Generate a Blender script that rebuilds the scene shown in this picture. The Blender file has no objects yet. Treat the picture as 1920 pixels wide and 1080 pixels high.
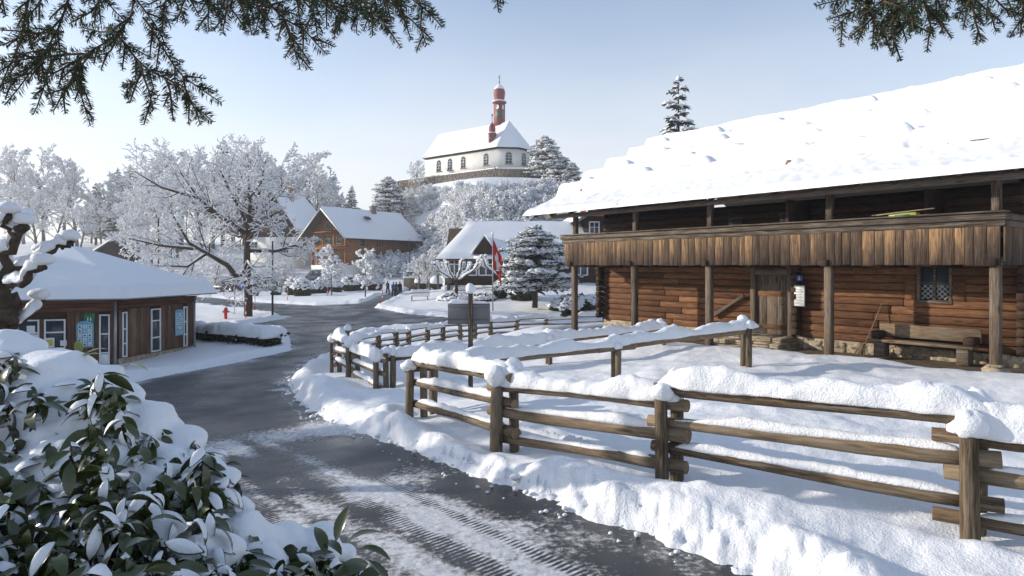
import bpy, math, random
import numpy as np
from mathutils import Vector, Matrix
sc = bpy.context.scene
COL = sc.collection
R = math.radians
# ------------------------------------------------------------------ camera
ZC = 2.4; FPX = 1200.0; HOR = 498.0
cam = bpy.data.cameras.new('camera'); camo = bpy.data.objects.new('camera', cam); COL.objects.link(camo)
camo.location = (0, 0, ZC); camo.rotation_euler = (R(90), 0, 0)
cam.sensor_width = 36; cam.lens = 36*FPX/1920; cam.shift_y = (HOR-540)/1920
cam.clip_start = 0.05; cam.clip_end = 6000
sc.camera = camo
# ------------------------------------------------------------------ sky, sun, exposure
SUN_EL = 17
SUN_DIR = Vector((-1.0, 0.15, 0)).normalized()          # horizontally towards the sun (left of the view)
w = bpy.data.worlds.new('World'); sc.world = w; w.use_nodes = True
nt = w.node_tree; nt.nodes.clear()
out = nt.nodes.new('ShaderNodeOutputWorld'); bg = nt.nodes.new('ShaderNodeBackground')
sky = nt.nodes.new('ShaderNodeTexSky'); sky.sky_type = 'NISHITA'; sky.sun_disc = False
sky.sun_elevation = R(SUN_EL); sky.sun_rotation = math.atan2(SUN_DIR.x, SUN_DIR.y)
sky.altitude = 700; sky.air_density = 1.0; sky.dust_density = 1.0; sky.ozone_density = 1.6
tc = nt.nodes.new('ShaderNodeTexCoord'); mp = nt.nodes.new('ShaderNodeMapping'); mp.inputs['Scale'].default_value = (1, 1, 3.2)
nz = nt.nodes.new('ShaderNodeTexNoise'); nz.inputs['Scale'].default_value = 2.2; nz.inputs['Detail'].default_value = 5; nz.inputs['Roughness'].default_value = .55
sx = nt.nodes.new('ShaderNodeSeparateXYZ')
nt.links.new(tc.outputs['Generated'], mp.inputs['Vector']); nt.links.new(mp.outputs['Vector'], nz.inputs['Vector']); nt.links.new(tc.outputs['Generated'], sx.inputs['Vector'])
lo = nt.nodes.new('ShaderNodeMapRange'); lo.interpolation_type = 'SMOOTHSTEP'                 # thin cloud veil low over the horizon, everywhere round
lo.inputs['From Min'].default_value = .46; lo.inputs['From Max'].default_value = .02; lo.inputs['To Min'].default_value = .12; lo.inputs['To Max'].default_value = .9
nt.links.new(sx.outputs['Z'], lo.inputs['Value'])
cl = nt.nodes.new('ShaderNodeMapRange'); cl.inputs['From Min'].default_value = .38; cl.inputs['From Max'].default_value = .68; cl.inputs['To Min'].default_value = .75; cl.inputs['To Max'].default_value = 1.0
nt.links.new(nz.outputs['Fac'], cl.inputs['Value'])
mu = nt.nodes.new('ShaderNodeMath'); mu.operation = 'MULTIPLY'; nt.links.new(lo.outputs[0], mu.inputs[0]); nt.links.new(cl.outputs[0], mu.inputs[1])
mx = nt.nodes.new('ShaderNodeMix'); mx.data_type = 'RGBA'
nt.links.new(mu.outputs[0], mx.inputs['Factor']); nt.links.new(sky.outputs[0], mx.inputs['A']); mx.inputs['B'].default_value = (4.9, 4.75, 4.7, 1)
nt.links.new(mx.outputs['Result'], bg.inputs['Color']); bg.inputs['Strength'].default_value = 0.15
nt.links.new(bg.outputs[0], out.inputs[0])
sun = bpy.data.lights.new('sun', 'SUN'); suno = bpy.data.objects.new('sun', sun); COL.objects.link(suno)
sun.energy = 3.2; sun.angle = R(.6); sun.color = (1, .91, .78)
tosun = Vector((SUN_DIR.x*math.cos(R(SUN_EL)), SUN_DIR.y*math.cos(R(SUN_EL)), math.sin(R(SUN_EL))))
suno.rotation_euler = tosun.to_track_quat('Z', 'Y').to_euler()
sc.view_settings.view_transform = 'Standard'; sc.view_settings.look = 'None'; sc.view_settings.gamma = 1
sc.view_settings.exposure = 0.6
# ------------------------------------------------------------------ helpers
def hash3(i, j, k, s):
    h = (i.astype(np.int64)*374761393 + j.astype(np.int64)*668265263 + k.astype(np.int64)*2147483647 + s*974634777) & 0xffffffff
    h = ((h ^ (h >> 13))*1274126177) & 0xffffffff
    return ((h ^ (h >> 16)) & 0xffff)/65535.0
def vn(x, y, z=0, s=0):
    x, y, z = np.broadcast_arrays(np.asarray(x, float), np.asarray(y, float), np.asarray(z, float))
    i, j, k = np.floor(x), np.floor(y), np.floor(z); fx, fy, fz = x-i, y-j, z-k
    fx, fy, fz = [f*f*(3-2*f) for f in (fx, fy, fz)]
    o = 0
    for a in (0, 1):
        for b in (0, 1):
            for c in (0, 1):
                o = o + hash3(i+a, j+b, k+c, s)*(fx if a else 1-fx)*(fy if b else 1-fy)*(fz if c else 1-fz)
    return o*2-1
def fbm(x, y, z=0, s=0, o=4):
    t = 0; a = 1.0; f = 1.0
    for n in range(o):
        t = t + a*vn(np.asarray(x)*f, np.asarray(y)*f, np.asarray(z)*f, s+n); a *= .5; f *= 2.03
    return t
def sstep(a, b, x):
    t = np.clip((np.asarray(x, float)-a)/(b-a), 0, 1); return t*t*(3-2*t)
class MB:
    def __init__(s): s.v = []; s.f = []; s.n = 0
    def add(s, v, f):
        v = np.asarray(v, float).reshape(-1, 3); s.v.append(v)
        f = np.asarray(f, np.int64)
        s.f.append(f+s.n); s.n += len(v); return s
    def mesh(s, name, smooth=False):
        v = np.concatenate(s.v) if s.v else np.zeros((0, 3))
        me = bpy.data.meshes.new(name); me.vertices.add(len(v)); me.vertices.foreach_set('co', v.astype(np.float32).ravel())
        idx = np.concatenate([f.ravel() for f in s.f]); tot = np.concatenate([np.full(len(f), f.shape[1]) for f in s.f])
        st = np.concatenate([[0], np.cumsum(tot)[:-1]])
        me.loops.add(len(idx)); me.loops.foreach_set('vertex_index', idx.astype(np.int32))
        me.polygons.add(len(tot)); me.polygons.foreach_set('loop_start', st.astype(np.int32)); me.polygons.foreach_set('loop_total', tot.astype(np.int32))
        if smooth: me.polygons.foreach_set('use_smooth', np.ones(len(tot), bool))
        me.update(calc_edges=True); return me
    def obj(s, name, mat, parent=None, smooth=False, loc=None, rz=0):
        return mkobj(name, s.mesh(name, smooth), mat, parent, loc, rz)
def mkobj(name, me, mat, parent=None, loc=None, rz=0):
    o = bpy.data.objects.new(name, me); COL.objects.link(o)
    if mat is not None and me is not None and len(me.materials) == 0: me.materials.append(mat)
    if parent is not None: o.parent = parent
    if loc is not None: o.location = loc
    if rz: o.rotation_euler = (0, 0, rz)
    return o
def empty(name, loc=(0, 0, 0), rz=0, parent=None):
    o = bpy.data.objects.new(name, None); COL.objects.link(o); o.location = loc; o.rotation_euler = (0, 0, rz)
    o.empty_display_size = .2
    if parent is not None: o.parent = parent
    return o
def tag(o, label=None, cat=None, group=None, kind=None):
    if label: o['label'] = label
    if cat: o['category'] = cat
    if group: o['group'] = group
    if kind: o['kind'] = kind
    return o
def thing(name, label, cat, loc=(0, 0, 0), rz=0, group=None): return tag(empty(name, loc, rz), label, cat, group)
def copy_tree(o, parent=None):
    c = o.copy(); COL.objects.link(c); c.parent = parent
    for ch in list(o.children): copy_tree(ch, c)
    return c
BOXF = np.array([[0, 3, 2, 1], [4, 5, 6, 7], [0, 1, 5, 4], [1, 2, 6, 5], [2, 3, 7, 6], [3, 0, 4, 7]])
def boxv(x0, x1, y0, y1, z0, z1):
    return np.array([[x0, y0, z0], [x1, y0, z0], [x1, y1, z0], [x0, y1, z0], [x0, y0, z1], [x1, y0, z1], [x1, y1, z1], [x0, y1, z1]], float)
def mbox(mb, x0, x1, y0, y1, z0, z1): return mb.add(boxv(min(x0, x1), max(x0, x1), min(y0, y1), max(y0, y1), min(z0, z1), max(z0, z1)), BOXF)
rj = random.Random(5)
def bevbox(dx, dy, dz, b=.012):
    """chamfered box centred on the origin (24 verts, 26 faces)"""
    hx, hy, hz = dx/2, dy/2, dz/2; b = min(b, hx*.45, hy*.45, hz*.45); mb = MB(); V = []; idx = {}
    for sx_ in (-1, 1):
        for sy_ in (-1, 1):
            for sz_ in (-1, 1):
                for ax in range(3):
                    p = [sx_*(hx-b), sy_*(hy-b), sz_*(hz-b)]; p[ax] = (sx_, sy_, sz_)[ax]*(hx, hy, hz)[ax]
                    idx[(sx_, sy_, sz_, ax)] = len(V); V.append(p)
    F4, F3 = [], []
    def q(ks):
        F4.append([idx[k] for k in ks])
    for s in (-1, 1):
        q([(s, -1, -1, 0), (s, 1, -1, 0), (s, 1, 1, 0), (s, -1, 1, 0)][::s]); q([(-1, s, -1, 1), (-1, s, 1, 1), (1, s, 1, 1), (1, s, -1, 1)][::s]); q([(-1, -1, s, 2), (1, -1, s, 2), (1, 1, s, 2), (-1, 1, s, 2)][::s])
        for t in (-1, 1):
            q([(s, t, -1, 0), (s, t, -1, 1), (s, t, 1, 1), (s, t, 1, 0)][::s*t]); q([(s, -1, t, 0), (s, 1, t, 0), (s, 1, t, 2), (s, -1, t, 2)][::s*t]); q([(-1, s, t, 1), (-1, s, t, 2), (1, s, t, 2), (1, s, t, 1)][::s*t])
            for u in (-1, 1): F3.append([idx[(s, t, u, a)] for a in (0, 1, 2)][::s*t*u])
    mb.v.append(np.array(V)); mb.n = len(V); mb.f.append(np.array(F4)); mb.f.append(np.array(F3)); return mb
def block(name, x0, x1, y0, y1, z0, z1, mat, parent=None, b=.012, rot=None):
    """a chamfered block as its own object, origin at its middle"""
    me = bevbox(abs(x1-x0), abs(y1-y0), abs(z1-z0), b).mesh(name)
    o = mkobj(name, me, mat, parent, ((x0+x1)/2, (y0+y1)/2, (z0+z1)/2))
    if rot: o.rotation_euler = rot
    return o
def tube(mb, pts, rad, n=8, cap=True, jit=0, seed=0):
    pts = np.asarray(pts, float); m = len(pts); rad = np.broadcast_to(np.asarray(rad, float), (m,))
    t = np.gradient(pts, axis=0); t /= (np.linalg.norm(t, axis=1)[:, None]+1e-9)
    ref = np.array([0, 0, 1.]) if abs(t[0][2]) < .9 else np.array([1., 0, 0])
    a = np.cross(np.broadcast_to(ref, t.shape), t); a /= (np.linalg.norm(a, axis=1)[:, None]+1e-9); b = np.cross(t, a)
    th = np.arange(n)*2*np.pi/n
    rr = rad[:, None]*np.ones(n)
    if jit: rr = rr*(1+jit*vn(np.arange(m)[:, None]*.9, th[None, :]*1.3, 0, seed))
    v = pts[:, None, :]+(a[:, None, :]*np.cos(th)[None, :, None]+b[:, None, :]*np.sin(th)[None, :, None])*rr[:, :, None]
    i = np.arange(m-1)[:, None]*n; j = np.arange(n)[None, :]; j2 = (j+1) % n
    f = np.stack([i+j, i+j2, i+n+j2, i+n+j], -1).reshape(-1, 4)
    base = mb.n; mb.add(v.reshape(-1, 3), f)
    if cap:
        mb.f.append(np.array([list(range(base+n-1, base-1, -1))])); mb.f.append(np.array([list(range(base+(m-1)*n, base+m*n))]))
    return mb
def blob(mb, c, rx, ry, rz, seed=0, amp=.18, nu=10, nv=7, fr=1.6, flat=0.0):
    th = np.linspace(0, np.pi, nv+1)[:, None]; ph = (np.arange(nu)*2*np.pi/nu)[None, :]
    x = np.sin(th)*np.cos(ph); y = np.sin(th)*np.sin(ph); z = np.cos(th)*np.ones_like(ph)
    d = 1+amp*fbm(x*fr+seed*7.1, y*fr+seed*3.3, z*fr, 3, 2)
    d = np.where((th < .01) | (th > np.pi-.01), d.mean(), d)
    zz = z*d*rz
    if flat: zz = np.where(zz < 0, zz*(1-flat), zz)
    v = np.stack([c[0]+x*d*rx, c[1]+y*d*ry, c[2]+zz], -1).reshape(-1, 3)
    i = np.arange(nv)[:, None]*nu; j = np.arange(nu)[None, :]; j2 = (j+1) % nu
    mb.add(v, np.stack([i+j, i+nu+j, i+nu+j2, i+j2], -1).reshape(-1, 4)); return mb
def snowcap(mb, pts, wd, ht, seed=0, ns=9, step=.06, taper=.5, amp=.35, fr=1.0):
    """a loaf of snow lying along a path; pts are the points it rests on"""
    pts = np.asarray(pts, float); L = np.concatenate([[0], np.cumsum(np.linalg.norm(np.diff(pts, axis=0), axis=1))])
    n = max(4, int(L[-1]/step)); s = np.linspace(0, L[-1], n); p = np.stack([np.interp(s, L, pts[:, k]) for k in range(3)], -1)
    t = np.gradient(p, axis=0); t[:, 2] = 0; t /= np.linalg.norm(t, axis=1)[:, None]+1e-9; a = np.stack([-t[:, 1], t[:, 0], 0*s], -1)
    th = np.linspace(-.35, np.pi+.35, ns)
    e = np.minimum(1, np.sqrt(np.minimum(s, L[-1]-s)/taper+.02)) if taper else np.ones(n)
    nz1 = fbm(s*1.1*fr, seed*5.7, 0, 11, 3); nz2 = fbm(s[:, None]*5*fr, th[None, :]*1.6, seed*3.1, 17, 4)
    H = ht*e*(1+amp*nz1); W = wd*.5*(.6+.4*e)*(1+.25*amp*fbm(s*1.4*fr, seed*2.2, 5, 13, 3))
    sg = np.sign(np.cos(th))*np.abs(np.cos(th))**.75; hz = np.where(np.sin(th) >= 0, np.abs(np.sin(th))**.8, -np.abs(np.sin(th))*.35)
    v = p[:, None, :]+a[:, None, :]*(W[:, None]*sg[None, :]*(1+.17*nz2))[:, :, None]
    v[:, :, 2] += H[:, None]*hz[None, :]*(1+.15*nz2)
    i = np.arange(n-1)[:, None]*ns; j = np.arange(ns)[None, :]; j2 = (j+1) % ns
    base = mb.n
    mb.add(v.reshape(-1, 3), np.stack([i+j, i+ns+j, i+ns+j2, i+j2], -1).reshape(-1, 4))
    mb.f.append(np.array([list(range(base, base+ns))])); mb.f.append(np.array([list(range(base+n*ns-1, base+(n-1)*ns-1, -1))]))
    return mb
def lathe(mb, prof, n=16, c=(0, 0, 0), rot=0):
    prof = np.asarray(prof, float); m = len(prof); th = np.arange(n)*2*np.pi/n+rot
    v = np.stack([c[0]+prof[:, 0:1]*np.cos(th), c[1]+prof[:, 0:1]*np.sin(th), c[2]+prof[:, 1:2]*np.ones(n)], -1).reshape(-1, 3)
    i = np.arange(m-1)[:, None]*n; j = np.arange(n)[None, :]; j2 = (j+1) % n
    base = mb.n; mb.add(v, np.stack([i+j, i+j2, i+n+j2, i+n+j], -1).reshape(-1, 4))
    mb.f.append(np.array([list(range(base+n-1, base-1, -1))])); mb.f.append(np.array([list(range(base+(m-1)*n, base+m*n))])); return mb
def PX(u, v, Y): return Vector(((u-960)/FPX*Y, Y, ZC-(v-HOR)/FPX*Y))
# ------------------------------------------------------------------ materials
def mat(name, base=(.5, .5, .5), rough=.6, spec=.5, metal=0.0):
    m = bpy.data.materials.new(name); m.use_nodes = True; b = m.node_tree.nodes['Principled BSDF']
    b.inputs['Base Color'].default_value = (*base, 1); b.inputs['Roughness'].default_value = rough
    b.inputs['Specular IOR Level'].default_value = spec; b.inputs['Metallic'].default_value = metal
    return m, m.node_tree, b
def N(t, k, **kw):
    n = t.nodes.new(k)
    for a, b in kw.items():
        if a in n.inputs.keys(): n.inputs[a].default_value = b
        else: setattr(n, a, b)
    return n
def ramp(t, fac, stops):
    r = t.nodes.new('ShaderNodeValToRGB'); t.links.new(fac, r.inputs['Fac']); e = r.color_ramp.elements
    while len(e) < len(stops): e.new(.5)
    for el, (p, c) in zip(e, stops): el.position = p; el.color = (*c, 1)
    return r.outputs['Color']
def bump(t, b, h, strength=.4, dist=.02):
    n = N(t, 'ShaderNodeBump'); n.inputs['Strength'].default_value = strength; n.inputs['Distance'].default_value = dist
    t.links.new(h, n.inputs['Height']); t.links.new(n.outputs[0], b.inputs['Normal'])
def coords(t, scale=(1, 1, 1), kind='Object', rnd=True):
    c = N(t, 'ShaderNodeTexCoord'); mpn = N(t, 'ShaderNodeMapping'); mpn.inputs['Scale'].default_value = scale
    t.links.new(c.outputs[kind], mpn.inputs['Vector'])
    if rnd:
        oi = N(t, 'ShaderNodeObjectInfo'); m2 = N(t, 'ShaderNodeMath', operation='MULTIPLY'); m2.inputs[1].default_value = 57.0
        t.links.new(oi.outputs['Random'], m2.inputs[0]); t.links.new(m2.outputs[0], mpn.inputs['Location'])
    return mpn.outputs[0]
def noise(t, vec, scale, detail=5, rough=.55, dist=0):
    n = N(t, 'ShaderNodeTexNoise'); n.inputs['Scale'].default_value = scale; n.inputs['Detail'].default_value = detail; n.inputs['Roughness'].default_value = rough; n.inputs['Distortion'].default_value = dist
    t.links.new(vec, n.inputs['Vector']); return n.outputs['Fac']
def m_snow(name, tint=(.87, .88, .90), fine=55, amp=.25, big=6):
    m, t, b = mat(name, tint, .55, .3); c = coords(t, rnd=False)
    n1 = noise(t, c, fine, 4, .7); n2 = noise(t, c, big, 4, .6)
    mm = N(t, 'ShaderNodeMath', operation='MULTIPLY_ADD'); mm.inputs[1].default_value = .35; t.links.new(n1, mm.inputs[0]); t.links.new(n2, mm.inputs[2])
    bump(t, b, mm.outputs[0], amp, .05)
    t.links.new(ramp(t, n2, [(.3, tuple(x*.96 for x in tint)), (.7, tint)]), b.inputs['Base Color'])
    return m
def m_wood(name, dark, mid, light, gx=(1.2, 14, 14), bands=5, rough=.8, amp=.5, knots=True, wear=None, topz=0):
    """grain runs along the object's local x unless gx says otherwise"""
    m, t, b = mat(name, mid, rough, .2); c = coords(t, gx)
    n1 = noise(t, c, bands, 6, .65, .4); n2 = noise(t, coords(t, tuple(.35 if g < 3 else 1.1 for g in gx)), 3, 3, .5)
    ad = N(t, 'ShaderNodeMath', operation='MULTIPLY_ADD'); ad.inputs[1].default_value = .45; t.links.new(n2, ad.inputs[0]); t.links.new(n1, ad.inputs[2])
    sb = N(t, 'ShaderNodeMath', operation='SUBTRACT'); sb.inputs[1].default_value = .225; t.links.new(ad.outputs[0], sb.inputs[0])
    oi = N(t, 'ShaderNodeObjectInfo'); of = N(t, 'ShaderNodeMath', operation='MULTIPLY_ADD'); of.inputs[1].default_value = .26; of.inputs[2].default_value = -.13
    t.links.new(oi.outputs['Random'], of.inputs[0]); s2 = N(t, 'ShaderNodeMath', operation='ADD'); t.links.new(sb.outputs[0], s2.inputs[0]); t.links.new(of.outputs[0], s2.inputs[1])
    src = s2.outputs[0]
    if topz:                                                   # boards sheltered under the rail keep their honey colour, the rest has weathered dark
        tz_ = N(t, 'ShaderNodeTexCoord'); sz_ = N(t, 'ShaderNodeSeparateXYZ'); t.links.new(tz_.outputs['Object'], sz_.inputs[0]); m5 = N(t, 'ShaderNodeMath', operation='MULTIPLY_ADD'); m5.inputs[1].default_value = topz; t.links.new(sz_.outputs['Z'], m5.inputs[0]); t.links.new(src, m5.inputs[2]); src = m5.outputs[0]
    col = ramp(t, src, [(.25, dark), (.5, mid), (.78, light)])
    if knots:
        vo = N(t, 'ShaderNodeTexVoronoi'); vo.inputs['Scale'].default_value = 1.0
        t.links.new(coords(t, tuple(1.3 if g < 3 else 5.5 for g in gx)), vo.inputs['Vector'])
        kr = N(t, 'ShaderNodeMapRange'); kr.inputs['From Min'].default_value = .08; kr.inputs['From Max'].default_value = .2; kr.inputs['To Min'].default_value = .75; kr.inputs['To Max'].default_value = 0
        t.links.new(vo.outputs['Distance'], kr.inputs['Value'])
        mxk = N(t, 'ShaderNodeMix', data_type='RGBA'); t.links.new(kr.outputs[0], mxk.inputs['Factor']); t.links.new(col, mxk.inputs['A']); mxk.inputs['B'].default_value = (*[x*.5 for x in dark], 1); col = mxk.outputs['Result']
    if wear:
        n3 = noise(t, coords(t, tuple(.8 if g < 3 else 16 for g in gx)), 2.2, 5, .6); wr = N(t, 'ShaderNodeMapRange'); wr.inputs['From Min'].default_value = .5; wr.inputs['From Max'].default_value = .62
        t.links.new(n3, wr.inputs['Value']); mw = N(t, 'ShaderNodeMix', data_type='RGBA'); t.links.new(wr.outputs[0], mw.inputs['Factor']); t.links.new(col, mw.inputs['A']); mw.inputs['B'].default_value = (*wear, 1); col = mw.outputs['Result']
    t.links.new(col, b.inputs['Base Color']); bump(t, b, n1, amp, .012); return m
def m_rock(name, stops, sc_=3, amp=.6, rough=.9):
    m, t, b = mat(name, stops[0][1], rough, .2); c = coords(t); n = noise(t, c, sc_, 7, .65); t.links.new(ramp(t, n, stops), b.inputs['Base Color']); bump(t, b, n, amp, .04); return m
def m_plain(name, col, rough=.6, spec=.4, metal=0, var=.15, sc_=4):
    m, t, b = mat(name, col, rough, spec, metal); n = noise(t, coords(t), sc_, 5, .6)
    t.links.new(ramp(t, n, [(.3, tuple(x*(1-var) for x in col)), (.7, tuple(min(1, x*(1+var)) for x in col))]), b.inputs['Base Color']); bump(t, b, n, .12, .01); return m
def m_glass(name, col=(.03, .04, .05), rough=.06):
    m, t, b = mat(name, col, rough, .8); n = noise(t, coords(t), 2.5, 2); bump(t, b, n, .05, .02); return m
M = {}
M['snow'] = m_snow('snow', fine=48, amp=.6); M['snow_soft'] = m_snow('snow_soft', fine=34, amp=.35, big=5); M['snow_roof'] = m_snow('snow_roof', fine=30, amp=.5, big=3)
M['frost'] = m_snow('frost', (.86, .87, .885), 40, .2, 6)
M['log'] = m_wood('log', (.055, .036, .022), (.165, .115, .07), (.31, .235, .155), (1.0, 9, 9), 4, wear=(.20, .17, .13))
M['post'] = m_wood('post', (.05, .034, .02), (.14, .10, .062), (.26, .20, .13), (9, 9, 1.0), 4, wear=(.19, .16, .12))
M['endgrain'] = m_rock('endgrain', [(.3, (.12, .08, .05)), (.6, (.30, .21, .13))], 9)
M['barnlog'] = m_wood('barnlog', (.035, .017, .010), (.14, .064, .031), (.32, .155, .072), (.8, 12, 12), 4, wear=(.13, .062, .032))
M['board'] = m_wood('board', (.026, .018, .013), (.082, .052, .034), (.36, .215, .105), (13, 13, .55), 4, wear=(.085, .062, .047), knots=False, topz=.30)
M['beam'] = m_wood('beam', (.04, .03, .022), (.11, .083, .062), (.24, .19, .14), (.9, 11, 11), 4, wear=(.20, .165, .13))
M['barnpost'] = m_wood('barnpost', (.035, .025, .018), (.10, .072, .052), (.22, .16, .11), (11, 11, .8), 4, wear=(.19, .155, .125))
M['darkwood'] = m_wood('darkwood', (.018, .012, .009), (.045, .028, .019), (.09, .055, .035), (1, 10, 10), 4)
M['shingle'] = m_wood('shingle', (.10, .075, .05), (.24, .185, .12), (.40, .31, .21), (8, 8, 8), 4, knots=False)
M['stone'] = m_rock('stone', [(.3, (.15, .12, .085)), (.5, (.33, .27, .19)), (.72, (.50, .43, .32))], 5)
M['rubble'] = m_rock('rubble', [(.35, (.10, .085, .065)), (.5, (.22, .185, .14)), (.7, (.36, .31, .24))], 3)
M['dirt'] = m_rock('dirt', [(.3, (.07, .052, .035)), (.6, (.16, .12, .08)), (.8, (.26, .21, .15))], 2.5)
M['bark'] = m_rock('bark', [(.3, (.028, .021, .016)), (.55, (.075, .055, .04)), (.75, (.15, .115, .085))], 7, .9)
M['barkgrey'] = m_rock('barkgrey', [(.3, (.07, .06, .055)), (.7, (.19, .165, .15))], 7, .6)
M['plaster'] = m_plain('plaster', (.80, .77, .71), .85, .2, var=.05, sc_=1.2)
M['white'] = m_plain('white', (.78, .78, .77), .5, .4, var=.05)
M['glass'] = m_glass('glass'); M['glassb'] = m_glass('glassb', (.07, .09, .11), .08)
M['grey'] = m_plain('grey', (.14, .145, .15), .5, .4, var=.15, sc_=3); M['steel'] = m_plain('steel', (.33, .35, .37), .4, .5, .6)
M['dark'] = m_plain('dark', (.025, .025, .027), .5, .4); M['red'] = m_plain('red', (.50, .035, .03), .5, .4); M['redpaint'] = m_plain('redpaint', (.22, .045, .038), .6, .35, var=.25, sc_=2)
M['green'] = m_plain('green', (.02, .17, .075), .5); M['blue'] = m_plain('blue', (.045, .14, .42), .45); M['lightblue'] = m_plain('lightblue', (.22, .50, .66), .45, var=.08)
M['flagred'] = m_plain('flagred', (.55, .025, .03), .8, .2); M['yellow'] = m_plain('yellow', (.55, .50, .10), .6); M['lime'] = m_plain('lime', (.42, .55, .10), .6)
# ------------------------------------------------------------------ terrain
BO = np.array([10.78, 14.26]); BD = np.array([-.6126, .7904]); BM = np.array([.7904, .6126])     # barn: front corner post, along the front, into the house
BRZ = math.atan2(-BD[1], -BD[0])
def barn_local(x, y):
    dx = np.asarray(x, float)-BO[0]; dy = np.asarray(y, float)-BO[1]
    return -(dx*BD[0]+dy*BD[1]), dx*BM[0]+dy*BM[1]
def g(x, y):
    x = np.asarray(x, float); y = np.asarray(y, float)
    z = -1.15*sstep(3, 30, y-1.2*x)
    z = z-.30*np.exp(-(((x+16.5)/5.5)**2+((y-23.5)/5.0)**2))
    up = np.maximum(0, y-90); z = z+14*(1-np.exp(-.0135*up*np.clip(1-(x+60)/900, .4, 1)))
    z = z+1.9*np.exp(-(((x-6)/17)**2+((y-62)/13)**2))*sstep(36, 50, y)
    dx = x+4; dx = np.where(dx < 0, dx*(1.35+1.9*(1-sstep(106, 128, y))), dx*.85); r = np.sqrt(dx**2+((y-134)*1.0)**2)
    hill = 19.6*(1-sstep(15, 52, r)); z = np.maximum(z, hill*1.035-1.7)
    bx, by = barn_local(x, y)
    ddx = np.maximum(np.maximum(bx-1.5, -15-bx), 0); ddy = np.maximum(np.maximum(by-9, -.6-by), 0)
    wgt = 1-sstep(0, 4.0, np.hypot(ddx, ddy)); zb = .018*np.clip(bx, -15, 1.5)
    return z*(1-wgt)+zb*wgt
def G(u, v, lift=0):
    """ground point seen at a pixel of the 1920 wide photograph"""
    Y = 20.0
    lo_, hi_ = 2.5, 400.0
    ys = np.exp(np.linspace(math.log(2.5), math.log(300), 2000)); xs = (u-960)/FPX*ys
    h = ZC-(v-HOR)/FPX*ys-(g(xs, ys)+lift); k = np.argmax(h < 0)
    if k == 0: k = 1
    f = h[k-1]/(h[k-1]-h[k]); Y = ys[k-1]+(ys[k]-ys[k-1])*f
    return np.array([(u-960)/FPX*Y, Y])
def gz(p, lift=0): return (float(p[0]), float(p[1]), float(g(p[0], p[1]))+lift)
RE = [(1750, 1290), (1400, 1080), (1200, 1012), (1000, 948), (820, 878), (690, 826), (640, 804), (590, 788), (545, 745), (533, 715), (560, 690), (600, 668), (625, 650), (645, 632), (710, 620), (800, 613), (900, 608), (1050, 607)]
RF = [(1050, 602.5), (920, 600), (837, 595), (763, 589), (697, 577), (735, 561), (775, 548), (800, 541), (770, 540), (735, 548), (700, 561), (681, 568), (590, 573), (480, 567), (400, 558), (320, 556), (180, 556), (180, 566), (360, 570), (422, 578), (472, 583), (527, 591), (541, 597), (463, 609), (463, 614), (540, 617), (556, 655), (545, 659), (450, 680), (330, 702), (230, 722), (120, 748), (-100, 810)]
POLY = np.array([G(*p) for p in RE+RF]+[np.array([-7.5, 6.]), np.array([-6.5, 1.]), np.array([-4., -12.]), np.array([7., -12.]), np.array([6.3, 1.2])])
def sdist(x, y, poly=POLY):
    """signed distance to the road outline, positive on the road"""
    d2 = np.full(x.shape, 1e9); ins = np.zeros(x.shape, bool); n = len(poly)
    for i in range(n):
        a = poly[i]; b = poly[(i+1) % n]; e = b-a
        wx = x-a[0]; wy = y-a[1]; t = np.clip((wx*e[0]+wy*e[1])/(e@e+1e-9), 0, 1)
        d2 = np.minimum(d2, (wx-e[0]*t)**2+(wy-e[1]*t)**2)
        c = (a[1] <= y) != (b[1] <= y); xx = a[0]+(y-a[1])*e[0]/(e[1] if abs(e[1]) > 1e-9 else 1e-9); ins ^= c & (x < xx)
    d = np.sqrt(d2); return np.where(ins, d, -d)
FENCE_N = np.array([[6.6, 3.95], [3.99, 5.53], [1.74, 7.07], [-.09, 8.55], [-1.7, 11.4]])          # near log fence posts
def pdist(x, y, pl):
    d2 = np.full(x.shape, 1e9)
    for a, b in zip(pl[:-1], pl[1:]):
        e = b-a; t = np.clip(((x-a[0])*e[0]+(y-a[1])*e[1])/(e@e), 0, 1); d2 = np.minimum(d2, (x-a[0]-e[0]*t)**2+(y-a[1]-e[1]*t)**2)
    return np.sqrt(d2)
ang = np.concatenate([np.arange(-43, 43, .2), np.arange(43, 317, 4.0)]); NA = len(ang)
rad = [.4]
while rad[-1] < 640:
    r_ = rad[-1]; rad.append(r_*(1.12 if r_ < 3 else 1.0095 if r_ < 18 else 1.0125 if r_ < 130 else 1.06))
rad = np.array(rad); NR = len(rad)
th = np.radians(90-ang)
GX = rad[:, None]*np.cos(th)[None, :]; GY = rad[:, None]*np.sin(th)[None, :]
SD = sdist(GX, GY); GG = g(GX, GY)
BXL, BYL = barn_local(GX, GY)
near = 1/(1+(np.hypot(GX, GY)/25)**2)
rough_ = fbm(GX*.5, GY*.5, 0, 1, 4)
dep = .17+.05*rough_+.03*near*fbm(GX*2.2, GY*2.2, 0, 5, 3)
out_ = -SD
edge = sstep(-.12, .55, out_+.10*fbm(GX*2.4, GY*2.4, 3, 9, 4)+.05*fbm(GX*8, GY*8, 0, 21, 3))
plow = .11*np.exp(-((out_-.55)/.42)**2)*(1+.7*fbm(GX*1.3, GY*1.3, 0, 31, 3))
chunk = near*(.05*np.maximum(0, fbm(GX*6, GY*6, 0, 41, 3))+.035*np.maximum(0, vn(GX*11, GY*11, 0, 43)))*np.exp(-np.maximum(0, out_-.1)/.6)
snz = GG-.10+edge*(dep+.10+plow+chunk)
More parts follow.
